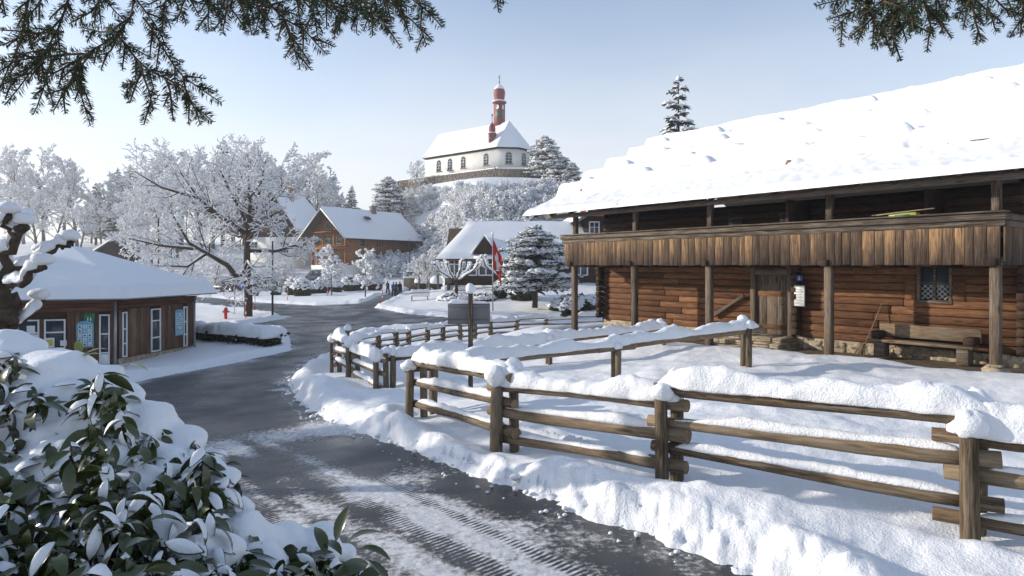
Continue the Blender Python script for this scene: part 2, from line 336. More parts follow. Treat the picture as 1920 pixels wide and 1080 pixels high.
# thick bank under the near fence, with a step above the edging log
fd = pdist(GX, GY, FENCE_N); stepb = sstep(.50, .80, out_+.06*fbm(GX*1.7, GY*1.7, 0, 51, 3))
bankw = np.exp(-(np.maximum(0, fd-.5)/.9)**2)*(GY < 13)*stepb
crest = np.exp(-((fd-.62)/.30)**2)*stepb*(GY < 12.5)*(out_ < 1.7); snz = snz+crest*(.10+.06*fbm(GX*1.3, GY*1.3, 0, 61, 3))
lw = np.exp(-(fd/.50)**2)*(GY < 13)*sstep(.2, .6, out_); snz = snz*(1-lw)+lw*(GG+.05+.04*fbm(GX*1.5, GY*1.5, 0, 63, 3))
yd = (1-sstep(.3, 1.0, pdist(GX, GY, np.array([[-3.25, 15.9], [-4.55, 18.3], [-5.65, 20.5], [-5.95, 22.7]]))))*sstep(.2, .6, out_); snz = snz*(1-.8*yd)+.8*yd*(GG+.06)
# the heap of ploughed snow by the second fence
hp = G(640, 735); snz = snz+.16*np.exp(-(((GX-hp[0])/1.5)**2+((GY-hp[1])/2.2)**2))*(1+.5*fbm(GX*1.6, GY*1.6, 0, 71, 4))*sstep(0, .5, out_)
# trodden lumps in the yard, footprints
snz = snz+near*.05*fbm(GX*1.1, GY*1.1, 7, 81, 4)*(out_ > .3)
# bare strip under the barn gallery
bare = sstep(-.75, -.2, BYL+.10*fbm(GX*1.2, GY*1.2, 0, 91, 3))*(1-sstep(9, 11, BYL))*sstep(-15.2, -14.2, BXL)*(1-sstep(1.5, 2.5, BXL))
snz = snz-bare*.42
def grid_faces(nr, na):
    i = np.arange(nr-1)[:, None]*na; j = np.arange(na)[None, :]; j2 = (j+1) % na
    return np.stack([i+j, i+na+j, i+na+j2, i+j2], -1)
FF = grid_faces(NR, NA)
def sheet(name, X, Y, Z, keep, mat_):
    mb = MB(); f = FF[keep]; used, inv = np.unique(f.ravel(), return_inverse=True)
    mb.add(np.stack([X.ravel(), Y.ravel(), Z.ravel()], -1)[used], inv.reshape(-1, 4))
    o = mb.obj(name, mat_, None, True); tag(o, kind='structure'); return o, used
allk = np.ones((NR-1, NA), bool)
ground, _ = sheet('ground', GX, GY, snz, allk, M['snow'])
# ---- asphalt
m, t, b = mat('asphalt', (.045, .047, .05), .35, .5)
at = N(t, 'ShaderNodeAttribute', attribute_name='slush'); a2 = N(t, 'ShaderNodeAttribute', attribute_name='tread')
c = coords(t, rnd=False); nf = noise(t, c, 13, 7, .75); ng = noise(t, c, 90, 3, .6)
cr = N(t, 'ShaderNodeMapping'); cr.inputs['Rotation'].default_value = (0, 0, R(-131.7)); cr.inputs['Scale'].default_value = (1, 1, 1)
tcn = N(t, 'ShaderNodeTexCoord'); t.links.new(tcn.outputs['Object'], cr.inputs['Vector'])
wv = N(t, 'ShaderNodeTexWave'); wv.inputs['Scale'].default_value = 5.5; wv.inputs['Distortion'].default_value = 1.2; wv.inputs['Detail'].default_value = 3; wv.inputs['Detail Scale'].default_value = 3; wv.bands_direction = 'X'
t.links.new(cr.outputs[0], wv.inputs['Vector'])
def mth(op, a, b_, c_=None):
    n = N(t, 'ShaderNodeMath', operation=op)
    for k, v_ in enumerate((a, b_, c_)):
        if v_ is None: continue
        if isinstance(v_, (int, float)): n.inputs[k].default_value = v_
        else: t.links.new(v_, n.inputs[k])
    return n.outputs[0]
s1 = mth('ADD', at.outputs['Fac'], mth('MULTIPLY', mth('SUBTRACT', nf, .5), 1.5))
s1 = mth('SUBTRACT', s1, mth('MULTIPLY', a2.outputs['Fac'], mth('MULTIPLY', wv.outputs['Fac'], mth('MULTIPLY', nf, 1.1))))
mrn = N(t, 'ShaderNodeMapRange'); mrn.interpolation_type = 'SMOOTHSTEP'; mrn.inputs['From Min'].default_value = .42; mrn.inputs['From Max'].default_value = .78; t.links.new(s1, mrn.inputs['Value']); fac = mrn.outputs[0]
ca = ramp(t, ng, [(.35, (.014, .0145, .016)), (.7, (.038, .039, .042))])
cs = ramp(t, nf, [(.35, (.42, .43, .45)), (.62, (.76, .77, .79))])
mxs = N(t, 'ShaderNodeMix', data_type='RGBA'); t.links.new(fac, mxs.inputs['Factor']); t.links.new(ca, mxs.inputs['A']); t.links.new(cs, mxs.inputs['B']); t.links.new(mxs.outputs['Result'], b.inputs['Base Color'])
wet = noise(t, c, .6, 3, .5); rr_ = N(t, 'ShaderNodeMapRange'); rr_.inputs['From Min'].default_value = .35; rr_.inputs['From Max'].default_value = .65; rr_.inputs['To Min'].default_value = .20; rr_.inputs['To Max'].default_value = .55; t.links.new(wet, rr_.inputs['Value'])
t.links.new(mth('MAXIMUM', rr_.outputs[0], mth('MULTIPLY', fac, .7)), b.inputs['Roughness'])
bump(t, b, mth('ADD', mth('MULTIPLY', fac, mth('ADD', .6, nf)), mth('MULTIPLY', ng, .12)), .7, .03)
vq = SD.ravel()[FF].max(-1); keep = (vq > -.7) & (GG.ravel()[FF].max(-1) < .6) & (np.hypot(GX, GY).ravel()[FF].max(-1) < 130)
asphalt, used = sheet('road', GX, GY, GG, keep, m)
ux, uy, ud = GX.ravel()[used], GY.ravel()[used], SD.ravel()[used]
e1 = G(1400, 1080); e2 = G(690, 826); de = (e2-e1)/np.linalg.norm(e2-e1); le = (ux-e1[0])*(-de[1])+(uy-e1[1])*de[0]; al = (ux-e1[0])*de[0]+(uy-e1[1])*de[1]
zone = sstep(11.6, 9.6, uy)*1.0
cov = .78+.42*fbm(al*.35, le*1.1, 0, 101, 3)+.20*fbm(ux*1.4, uy*1.4, 0, 103, 3)
cov = cov-.55*(1-sstep(.35, 1.15, ud+.15*fbm(ux, uy, 0, 105, 3)))*(al > -1)
for l0, a_ in ((1.45, .35), (1.9, .3), (2.9, .3), (3.35, .35), (4.6, .3)):
    cov = cov-a_*np.exp(-((le-l0-.18*np.sin(al*.5))/.11)**2)
far_ = .10+.30*np.maximum(0, fbm(ux*.25, uy*1.4, 0, 107, 3))+.35*np.exp(-(np.maximum(0, ud-.1)/.35)**2)
patch = .75*np.exp(-(((ux+3.6)/1.8)**2+((uy-10.9)/1.0)**2))
slush = np.clip(cov*zone+(1-zone)*far_+patch*(1-zone), 0, 1.2)
tread = np.clip(np.exp(-((le-1.35-.1*np.sin(al*.6))/.10)**2)+np.exp(-((le-2.35-.12*np.sin(al*.5+1))/.10)**2)+np.exp(-((le-.95-.05*np.sin(al*.8))/.09)**2)+.8*np.exp(-((le-3.7-.1*np.sin(al*.4))/.11)**2), 0, 1)*zone
for nm, arr in (('slush', slush), ('tread', tread)):
    atr = asphalt.data.attributes.new(nm, 'FLOAT', 'POINT'); atr.data.foreach_set('value', arr.astype(np.float32))
# ---- bare earth under the barn gallery
mb = MB(); xs = np.linspace(-15.6, 3, 60); ys = np.linspace(-1.6, 9.5, 30); X_, Y_ = np.meshgrid(xs, ys, indexing='ij')
wx = BO[0]-X_*BD[0]+Y_*BM[0]; wy = BO[1]-X_*BD[1]+Y_*BM[1]
Z_ = g(wx, wy)+.03*fbm(X_*2, Y_*2, 0, 3, 3)-.02; i = np.arange(59)[:, None]*30; j = np.arange(29)[None, :]
mb.add(np.stack([wx, wy, Z_], -1).reshape(-1, 3), np.stack([i+j, i+30+j, i+31+j, i+j+1], -1).reshape(-1, 4)); tag(mb.obj('terrace', M['dirt'], None, True), kind='structure')

# snow clods ploughed to the road edge: nobody could count them
rc = np.random.RandomState(9); cm = MB(); near_e = POLY[:12]; seglen = np.linalg.norm(np.diff(near_e, axis=0), axis=1); cl_ = np.concatenate([[0], np.cumsum(seglen)]); nC = 220
ss = rc.rand(nC)*cl_[-1]; k_ = np.clip(np.searchsorted(cl_, ss)-1, 0, len(seglen)-1); f_ = ((ss-cl_[k_])/seglen[k_])[:, None]; pe = near_e[k_]*(1-f_)+near_e[k_+1]*f_
tn = (near_e[k_+1]-near_e[k_])/seglen[k_][:, None]; no = np.stack([tn[:, 1], -tn[:, 0]], -1); sg_ = np.sign(sdist((pe+no*.2)[:, 0], (pe+no*.2)[:, 1])); no = -no*sg_[:, None]
off = np.abs(rc.randn(nC))*.30-.20; pe = pe+no*off[:, None]; ok = pe[:, 1] > 3
for p_, of in zip(pe[ok], off[ok]):
    s_ = rc.uniform(.008, .034)*(1.3 if of > 0 else .8)*(1+1.2*(rc.rand() < .08)); zb_ = float(g(*p_))+max(0, of)*.28
    blob(cm, (p_[0], p_[1], zb_+s_*.4), s_*1.2, s_*1.2, s_*.8, int(rc.randint(9999)), .3, 6, 4, 1.6)
tag(cm.obj('snow_clods', M['snow'], None, True), 'crumbs and clods of ploughed snow along the edge of the road', 'snow', kind='stuff')
# ------------------------------------------------------------------ log fences
def cyl_between(name, p, q, r0, r1, mat_, parent, n=10, wob=.01, seed=0, capmat=None, seg=7):
    """a round log as its own object, local x along it"""
    p = Vector(p); q = Vector(q); d = q-p; L = d.length; mb = MB()
    s = np.linspace(0, L, seg); rr = np.random.RandomState(seed)
    pts = np.stack([s, wob*np.sin(s*1.3+rr.rand()*6)*1.0, wob*np.cos(s*1.7+rr.rand()*6)], -1)
    tube(mb, pts, np.linspace(r0, r1, seg)*(1+.05*rr.randn(seg)), n, True, .05, seed)
    me = mb.mesh(name, False); sm = np.ones(len(me.polygons), bool); sm[-2:] = False; me.polygons.foreach_set('use_smooth', sm)
    o = mkobj(name, me, mat_, parent)
    if capmat: me.materials.append(capmat); mi = np.zeros(len(me.polygons), np.int32); mi[-2:] = 1; me.polygons.foreach_set('material_index', mi)
    o.matrix_basis = Matrix.Translation(p) @ d.to_track_quat('X', 'Z').to_matrix().to_4x4()
    return o
def post_at(name, x, y, z0, h, r, parent, seed, tilt=(0, 0)):
    mb = MB(); s = np.linspace(-.25, h, 6); rr = np.random.RandomState(seed)
    tube(mb, np.stack([tilt[0]*s, tilt[1]*s, s], -1), np.linspace(r*1.05, r*.95, 6), 12, True, .06, seed)
    me = mb.mesh(name); sm = np.ones(len(me.polygons), bool); sm[-2:] = False; me.polygons.foreach_set('use_smooth', sm)
    me.materials.append(M['post']); me.materials.append(M['endgrain']); mi = np.zeros(len(me.polygons), np.int32); mi[-2:] = 1; me.polygons.foreach_set('material_index', mi)
    return mkobj(name, me, None, parent, (x, y, z0))
def fence(name, label, P, h=1.02, pr=.068, rr=.062, zr=(.92, .58, .24), alt=.14, over=.28, sc=(.26, .28), low=(.13, .09), double=.12, seed=0, zg=None, group=None, capq=1.0, step=.06, lift=.0):
    P = np.array(P, float); rng = np.random.RandomState(seed)
    Z = np.array([float(g(*p)) for p in P])+lift if zg is None else np.array(zg, float)
    root = thing(name, label, 'fence', (P[0][0], P[0][1], Z[0]), group=group); o3 = np.array([P[0][0], P[0][1], Z[0]])
    n = len(P)
    for i in range(n):
        a = P[max(0, i-1)]; b_ = P[min(n-1, i+1)]; t_ = (b_-a)/np.linalg.norm(b_-a); nn = np.array([-t_[1], t_[0]])
        offs = (-double, double) if double else (0,)
        for k, of in enumerate(offs):
            q = P[i]+nn*of+t_*(.03 if k else -.03); hh = h*(1+.04*rng.randn())*(1 if (k == 0) == (nn[1] < 0) else .9)
            po = post_at('post', q[0]-o3[0], q[1]-o3[1], Z[i]-o3[2], hh, pr*(1+.08*rng.randn()), root, seed*31+i*2+k, (rng.randn()*.015, rng.randn()*.015))
            if rng.rand() < capq:
                mb = MB(); r_ = sc[0]*.5*(1+.15*rng.randn()); blob(mb, (0, 0, hh+r_*.55), r_*1.0, r_*1.0, r_*(.8+.5*rng.rand()), seed*3+i+k*50, .26, 14, 9, 1.5, .25)
                mb.obj('snow_cap', M['snow'], po, True)
    for i in range(n-1):
        a, b_ = P[i], P[i+1]; L = np.linalg.norm(b_-a); t_ = (b_-a)/L
        for k, zz in enumerate(zr):
            dz = alt*(.5 if i % 2 else -.5)
            r_ = rr*(1+.08*rng.randn()); o0 = over*(.7+.5*rng.rand()); o1 = over*(.7+.5*rng.rand())
            p = np.array([*(a-t_*o0), Z[i]+zz+dz+.02*rng.randn()])-o3; q = np.array([*(b_+t_*o1), Z[i+1]+zz+dz+.02*rng.randn()])-o3
            ro = cyl_between('rail', p, q, r_, r_*.92, M['log'], root, 10, .012, seed*77+i*5+k, M['endgrain'])
            mb = MB(); W, H = (sc if k == 0 else low); m_ = int(max(4, L/.4)); f = np.linspace(.03, .97, m_)[:, None]
            if k: f = np.linspace(.09, .91, m_)[:, None]
            pts = p+(q-p)*f; pts[:, 2] += r_*.72
            snowcap(mb, pts, W, H, seed*13+i*3+k, 13 if k == 0 else 9, step, .35, .48 if k == 0 else .6, 1.5)
            so = mb.obj('snow_cap', M['snow'], ro, True); so.matrix_parent_inverse = ro.matrix_basis.inverted()
    return root
FN = [(p[0], p[1]) for p in FENCE_N]
fence('log_fence', 'sturdy log fence with thick snow loaves running along the road beside the grey asphalt', FN, 1.06, .078, .068, (.93, .585, .245), .16, .26, (.25, .21), (.115, .065), .13, 3, zg=[.06, .06, .04, -.08, -.36], step=.045)
p4 = (-1.7, 11.4); sA = (-3.25, 15.9)
fence('log_fence', 'single-rail log fence from the roadside fence towards the stone doorsteps of the barn', [(-1.45, 11.75), (2.17, 13.35), (5.5, 15.05)], 1.0, .07, .075, (.86,), 0, .45, (.22, .2), (.1, .08), .11, 5, zg=[-.32, -.16, .04])
fence('log_fence', 'single-rail log fence crossing the yard towards the far end of the barn wall', [(-3.0, 16.1), (1.04, 17.9), (4.6, 19.6)], .95, .07, .075, (.80,), 0, .4, (.22, .22), (.1, .08), .11, 7, zg=[-.74, -.55, -.32])
SF = [sA, (-4.55, 18.3), (-5.65, 20.5), (-5.95, 22.7)]
fence('log_fence', 'short log fence behind the ploughed heap of snow at the road bend', SF, 1.0, .075, .062, (.9, .56, .22), .12, .22, (.27, .23), (.13, .09), .12, 9, zg=[-.78, -.84, -.9, -.95])
FB = [(709, 25.2), (742, 26), (766, 26.8), (802, 27.8), (830, 28.6), (863, 29.4), (890, 30.2), (920, 31), (969, 32), (1024, 33), (1078, 33.6), (1132, 34.0)]
fence('log_fence', 'long low log fence curving along the far side of the yard by the lawn road', [(-5.95, 23.6)]+[((u-960)/FPX*Y, Y) for u, Y in FB], .82, .06, .05, (.72, .45, .2), .08, .15, (.17, .15), (.09, .06), .09, 11, step=.1, lift=.10)
# log edging half buried in the bank between road and fence
e0 = G(765, 822); e3 = G(1230, 955); e5 = G(1890, 1135)
for k, (a, b_) in enumerate(((e0, e3), (e3, e5))):
    o = cyl_between('edging_log', (a[0], a[1], .04+g(*a)), (b_[0], b_[1], .035+g(*b_)), .10, .09, M['log'], None, 10, .02, 40+k, M['endgrain'], 12)
    tag(o, ['half buried edging log under the snow bank at the yard entrance', 'half buried edging log in the snow bank below the tallest roadside fence post'][k], 'log')
# ------------------------------------------------------------------ sign board seen from behind
sb_ = thing('information_board', 'grey back of a snow-capped board on a single square post inside the yard', 'sign', (-.9, 13.9, -.40))
block('post', -.05, .05, -.05, .05, -.3, 2.2, M['barnpost'], sb_, .008)
block('panel', -.50, .42, .055, .085, 1.52, 1.98, M['grey'], sb_, .006)
mb = MB(); snowcap(mb, [(-.49, .07, 1.98), (.41, .07, 1.98)], .09, .06, 3, 8, .04, .1); mb.obj('snow_cap', M['snow'], sb_, True)
mb = MB(); blob(mb, (0, 0, 2.29), .115, .115, .13, 4, .1, 14, 9, 1.3, .2); mb.obj('snow_cap', M['snow'], sb_, True)
block('batten', -.50, .42, .03, .054, 1.90, 1.95, M['grey'], sb_, .004); block('batten', -.50, .42, .03, .054, 1.56, 1.61, M['grey'], sb_, .004)
# ------------------------------------------------------------------ barn  (local x: towards the near end, y: into the house)
rb = random.Random(11)
barn = thing('log_barn', 'old log farmhouse with plank gallery and deep snow on its wide roof', 'barn', (BO[0], BO[1], 0), BRZ)
PXS = [0, -3.70, -7.45, -10.53, -13.6]; DW = 1.6; EAVE = 4.5
def slope(x): return .018*x
for x in PXS:
    a = 0
    o = block('gallery_post', x-.10, x+.10, -.1, .1, slope(x)-.12+(.2 if x == 0 else 0), 2.42, M['barnpost'], barn, .02, (0, 0, rb.uniform(-.06, .06)))
    block('upper_post', x-.085, x+.085, -.03, .14, 3.45, 4.42, M['barnpost'], barn, .015)
mb = MB(); blob(mb, (0, 0, 0), .24, .24, .2, 3, .25, 12, 8, 2.2); mb.obj('post_stone', M['stone'], barn, False, (0, 0, -.02)); block('post_collar', -.14, .14, -.14, .14, .14, .2, M['stone'], barn, .02)
# back wall (lower storey): a dark core with separate logs in front
XL = -13.62; XR = .12
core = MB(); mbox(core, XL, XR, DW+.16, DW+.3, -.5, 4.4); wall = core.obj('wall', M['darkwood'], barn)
mb = MB(); mbox(mb, XL+.02, XL+.14, DW+.2, 9.2, -.5, 5.0); mb.obj('side_wall', M['darkwood'], barn)
mb = MB(); mbox(mb, XR-.14, XR-.02, DW+.2, 9.2, -.5, 5.0); mb.obj('side_wall', M['darkwood'], barn)
mb = MB(); mbox(mb, XL, XR, 9.0, 9.2, -.5, 4.4); mb.obj('back_wall', M['darkwood'], barn)
openings = [(-6.85, -5.70, .2, 2.2), (-2.12, -1.38, 1.50, 2.36)]                         # door, lattice window
zc = .24; hl = .212; row = 0
while zc < 2.44:
    spans = [(XL, XR)]
    for (a, b_, z0, z1) in openings:
        if zc+hl*.6 > z0 and zc+hl*.4 < z1:
            ns_ = []
            for s0, s1 in spans:
                if b_ <= s0 or a >= s1: ns_.append((s0, s1))
                else:
                    if a-s0 > .1: ns_.append((s0, a))
                    if s1-b_ > .1: ns_.append((b_, s1))
            spans = ns_
    for s0, s1 in spans:
        cuts = [s0]
        if s1-s0 > 5: cuts += [s0+(s1-s0)*rb.uniform(.42, .58)]
        cuts += [s1]
        for c0, c1 in zip(cuts[:-1], cuts[1:]):
            dy = rb.uniform(-.012, .012)
            block('log', c0+.002, c1-.002, DW-.02+dy, DW+.17, zc+.004, zc+hl-.004, M['barnlog'], wall, .028)
    zc += hl; row += 1
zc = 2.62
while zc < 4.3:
    block('log', XL, XR, DW-.02+rb.uniform(-.01, .01), DW+.17, zc, zc+.205, M['darkwood'], wall, .025); zc += .212  # upper logs coloured dark to deepen the shade under the eave
# crossing log ends at the corners and at two inner walls
for cx, wd in ((XL-.02, .22), (-9.55, .0), (-6.98, .0), (-5.38, .2), (XR+.02, .2)):
    if not wd: continue
    z0 = .3; k = 0
    while z0 < 2.4:
        block('log_end', cx-wd/2, cx+wd/2, DW-.30-rb.uniform(0, .06), DW-.025, z0, z0+.2, M['darkwood'], wall, .03); z0 += .212; k += 1
# plinth of field stones
prng = np.random.RandomState(4)
for k in range(64):
    x = XL+.1+(XR-XL-.2)*(k+.5)/64
    if -7.0 < x < -5.6: continue
    for lv in range(2):
        mb = MB(); w_ = prng.uniform(.11, .16); h_ = prng.uniform(.09, .13)
        blob(mb, (0, 0, 0), w_*rb.uniform(.9, 1.5), .07, h_*rb.uniform(.8, 1.2), k*2+lv+100, .45, 9, 6, 2.3)
        mb.obj('stone', M['stone'], barn, False, (x+prng.uniform(-.06, .06), DW+.02+prng.uniform(-.03, .03), slope(x)+(.02 if lv == 0 else .15)+prng.uniform(-.03, .03)))
block('plinth', XL, XR, DW+.02, DW+.3, -.6, .23, M['stone'], barn, .02)
# door
block('door_jamb', -6.98, -6.80, DW-.10, DW+.1, .1, 2.4, M['barnpost'], barn, .02); block('door_jamb', -5.74, -5.56, DW-.10, DW+.1, .1, 2.4, M['barnpost'], barn, .02)
block('door_lintel', -6.98, -5.56, DW-.09, DW+.1, 2.12, 2.3, M['beam'], barn, .02); block('door_sill', -7.0, -5.5, DW-.18, DW+.1, .12, .24, M['beam'], barn, .02)
door = empty('door', (-6.27, DW+.04, .24), parent=barn)
for k in range(3): block('door_board', -.52+k*.347, -.52+k*.347+.34, -.03, .02, 0, 1.88, M['barnpost'], door, .008)
block('door_rail', -.5, .5, -.055, -.032, 1.2, 1.34, M['barnlog'], door, .01); block('door_rail', -.5, .5, -.055, -.032, .16, .3, M['barnlog'], door, .01)
mb = MB(); tube(mb, [(.38, -.04, .95), (.38, -.09, .95), (.30, -.09, .95)], .012, 6); mb.obj('handle', M['dark'], door, True)
# lattice window
wn = empty('window', (-1.75, DW+.02, 1.5), parent=barn)
mb = MB(); mbox(mb, -.33, .33, .05, .07, .02, .84); mb.obj('pane', M['glassb'], wn)
for a in ((-.40, -.33, -.08, .9), (.33, .40, -.08, .9)): block('frame', a[0], a[1], -.06, .08, a[2], a[3], M['beam'], wn, .01)
block('frame', -.42, .42, -.07, .08, -.1, -.0, M['beam'], wn, .01); block('frame', -.33, .33, -.03, .06, .42, .47, M['beam'], wn, .008); block('frame', -.03, .03, -.03, .06, .0, .86, M['beam'], wn, .008)
mb = MB()
for k in range(-6, 8):
    for s_ in (1, -1):
        x0 = -.33; z0 = k*.13; p0 = np.array([x0, .035, z0]); p1 = np.array([.33, .035, z0+s_*.66])
        if s_ < 0: p0[2] += .2; p1[2] += .2
        lo_, hi_ = .02, .40; d_ = p1-p0; ts = sorted([(lo_-p0[2])/d_[2], (hi_-p0[2])/d_[2]]); t0 = max(0, ts[0]); t1 = min(1, ts[1])
        if t1-t0 > .03: tube(mb, [p0+d_*t0, p0+d_*t1], .007, 5)
mb.obj('lattice', M['white'], wn)
for s_ in (-1, 1): block('shutter', s_*.56-.13, s_*.56+.13, -.07, -.03, .0, .55, M['barnlog'], wn, .01)
# gallery floor, beams, rail and every board of its front
block('gallery_floor', XL, XR+.02, -.06, DW-.03, 2.46, 2.53, M['darkwood'], barn, .01)
block('gallery_beam', -14.0, .18, -.12, .12, 2.42, 2.60, M['beam'], barn, .02)
for x in PXS: block('joist_end', x-.09, x+.09, -.32, -.235, 2.38, 2.56, M['darkwood'], barn, .02)
for x in np.arange(-13.4, .1, 1.22): block('joist', x-.07, x+.07, -.05, DW, 2.34, 2.455, M['darkwood'], barn, .01)
xx = -13.95
gal = block('rail_beam', -14.1, .24, -.24, -.02, 3.26, 3.40, M['beam'], barn, .02); block('handrail', -14.14, .27, -.29, .02, 3.41, 3.55, M['beam'], barn, .025)
block('cover_board', -14.12, .26, -.33, .04, 3.57, 3.61, M['beam'], barn, .012)
while xx < .1:
    wb = rb.uniform(.17, .30); dz = rb.uniform(-.012, .012)
    o = block('gallery_board', xx+.004, min(.2, xx+wb)-.004, -.225+rb.uniform(-.008, .008), -.185, 2.41+dz, 3.28, M['board'], barn, .006, (rb.uniform(-.008, .008), 0, rb.uniform(-.01, .01))); xx += wb
yy = -.18
while yy < DW+.3:
    wb = rb.uniform(.18, .28); block('gallery_board', .185, .225, yy, yy+wb-.008, 2.41+rb.uniform(-.01, .01), 3.28, M['board'], barn, .006); yy += wb
block('side_rail', .10, .30, -.02, DW+.6, 3.41, 3.55, M['beam'], barn, .02); block('side_rail', .14, .27, -.02, DW+.6, 3.26, 3.40, M['beam'], barn, .02)
block('side_rail', -14.1, -13.92, -.02, DW, 3.41, 3.55, M['beam'], barn, .02)
# things of the gallery wall
for xk, zk in ((-7.55, 3.75), (-5.75, 3.8)):
    wu = empty('window', (xk, DW-.02, zk), parent=barn); block('frame', -.24, .24, -.04, .02, -.24, .24, M['beam'], wu, .01); mb = MB(); mbox(mb, -.19, .19, -.055, -.045, -.19, .19); mb.obj('pane', M['glassb'], wu)
block('partition', -5.1, -5.0, .3, DW-.04, 2.56, 4.3, M['darkwood'], barn, .01); block('partition', -1.6, -1.52, .5, DW-.04, 2.56, 4.3, M['darkwood'], barn, .01)
# eave plate, purlin, rafters
block('eave_plate', -15.2, 2.0, -.08, .14, 4.30, 4.46, M['beam'], barn, .02)
RP = (8.59-.38-4.5)/8.06                                                                    # roof pitch
def rz(y): return 4.50+(y+.9)*RP
for x in np.arange(-15.0, 2.2, 1.02):
    mb = MB(); y0, y1 = -.86, 7.1
    v = np.array([[x-.06, y0, rz(y0)-.20], [x+.06, y0, rz(y0)-.20], [x+.06, y1, rz(y1)-.20], [x-.06, y1, rz(y1)-.20], [x-.06, y0, rz(y0)-.07], [x+.06, y0, rz(y0)-.07], [x+.06, y1, rz(y1)-.07], [x-.06, y1, rz(y1)-.07]])
    mb.add(v, BOXF); mb.obj('rafter', M['darkwood'], barn)
    mb = MB(); tube(mb, [(x+.3, -.95, rz(-.9)-.09), (x+.3, -.74, rz(-.7)-.10)], .05, 8); mb.obj('hook_end', M['beam'], barn)
roof = empty('roof', (0, 0, 0), parent=barn)
mb = MB(); XA, XB = -15.4*1.0, 5.0
for y0, y1 in ((-.9, 7.16),):
    mb.add(np.array([[XA, y0, rz(y0)-.06], [XB, y0, rz(y0)-.06], [XB, y1, rz(y1)-.06], [XA, y1, rz(y1)-.06], [XA, y0, rz(y0)], [XB, y0, rz(y0)], [XB, y1, rz(y1)], [XA, y1, rz(y1)]]), BOXF)
y1, y2 = 7.16, 15.2
mb.add(np.array([[XA, y1, rz(y1)-.06], [XB, y1, rz(y1)-.06], [XB, y2, rz(y1)-.06-(y2-y1)*RP], [XA, y2, rz(y1)-.06-(y2-y1)*RP], [XA, y1, rz(y1)], [XB, y1, rz(y1)], [XB, y2, rz(y1)-(y2-y1)*RP], [XA, y2, rz(y1)-(y2-y1)*RP]]), BOXF)
deck = mb.obj('roof_deck', M['darkwood'], roof)
xs_ = XA
while xs_ < 3.2:                                                                            # visible edge of the shingles under the snow
    wsh = rb.uniform(.10, .22)
    for lay in range(2):
        mb = MB(); yo = -.97-rb.uniform(0, .05)+lay*.05; z_ = rz(-.9)-.005+lay*.03
        mb.add(np.array([[xs_, yo, z_-.012], [xs_+wsh-.006, yo, z_-.012], [xs_+wsh-.006, yo+.5, z_-.012+.5*RP], [xs_, yo+.5, z_-.012+.5*RP], [xs_, yo, z_+.014], [xs_+wsh-.006, yo, z_+.014], [xs_+wsh-.006, yo+.5, z_+.014+.5*RP], [xs_, yo+.5, z_+.014+.5*RP]]), BOXF); mb.obj('shingle', M['shingle'], roof)
    xs_ += wsh
# snow on the roof: stepped where poles weighted with stones lie under it
NXR, NYR = 420, 170
xs = np.linspace(XA-.12, XB, NXR); tt = np.linspace(-1.06, 7.75, NYR); Xr, Tr = np.meshgrid(xs, tt, indexing='ij')
base = np.where(Tr < 7.16, rz(Tr), rz(7.16)-(Tr-7.16)*RP)
H = .14+.04*fbm(Xr*.5, Tr*.8, 0, 1, 3)
rows = [.75, 2.15, 3.55, 4.95, 6.3]
for k, y0 in enumerate(rows):
    yk = y0+.10*fbm(Xr*.25, k*9., 0, 7, 2)
    H += .42*(sstep(-.07, .05, Tr-yk+.05*fbm(Xr*2.2, k*5., 0, 8, 3)))*np.clip(1-(Tr-yk)/1.38, 0, 1)
    xb = XA+1.6+((k*.77) % 1.9)+(99 if k > 3 else 0)
    while xb < XB:
        a_ = rb.uniform(.08, .24); sg_ = rb.uniform(.24, .36); H += a_*np.clip(1-((Xr-xb)/sg_)**2-((Tr-y0-.16)/.36)**2, 0, 1)**.6; xb += rb.uniform(1.9, 3.4)
H += .02*fbm(Xr*5, Tr*5, 0, 9, 3)
H *= np.sqrt(np.clip((Tr+1.06)/.16, 0, 1))*np.sqrt(np.clip((Xr-XA+.12)/.22, 0, 1))
yy_ = Tr-.05*np.exp(-((Tr+1.0)/.1)**2)+.03*fbm(Xr*3, 0*Tr, 0, 12, 3)*np.exp(-((Tr+1.0)/.2)**2)
Zr = base+.012+H-.05*np.exp(-((Tr+1.06)/.08)**2)
mb = MB(); i = np.arange(NXR-1)[:, None]*NYR; j = np.arange(NYR-1)[None, :]
mb.add(np.stack([Xr, yy_, Zr], -1).reshape(-1, 3), np.stack([i+j, i+NYR+j, i+NYR+j+1, i+j+1], -1).reshape(-1, 4))
mb.obj('roof_snow', M['snow_roof'], roof, True)
for k, (x, y0) in enumerate(((-13.9, .75), (-5.2, .75), (-8.9, 2.15), (-11, 3.55))):
    mb = MB(); blob(mb, (0, 0, 0), .17, .13, .12, k+7, .3, 9, 6, 1.8); mb.obj('roof_stone', M['rubble'], roof, False, (x, y0-.02, rz(y0)+.13))
for k, y0 in enumerate(rows):                                                               # poles that hold the snow, showing here and there
    xs_ = np.linspace(XA+.1, XB-.1, 60); yk = y0+.10*fbm(xs_*.25, k*9., 0, 7, 2)-.10; mb = MB()
    tube(mb, np.stack([xs_, yk, rz(yk)+(.06 if k == 0 else .085)+.05*fbm(xs_*.6, k*3., 0, 15, 3)], -1), .05, 7); mb.obj('roof_pole', M['beam'], roof, True)
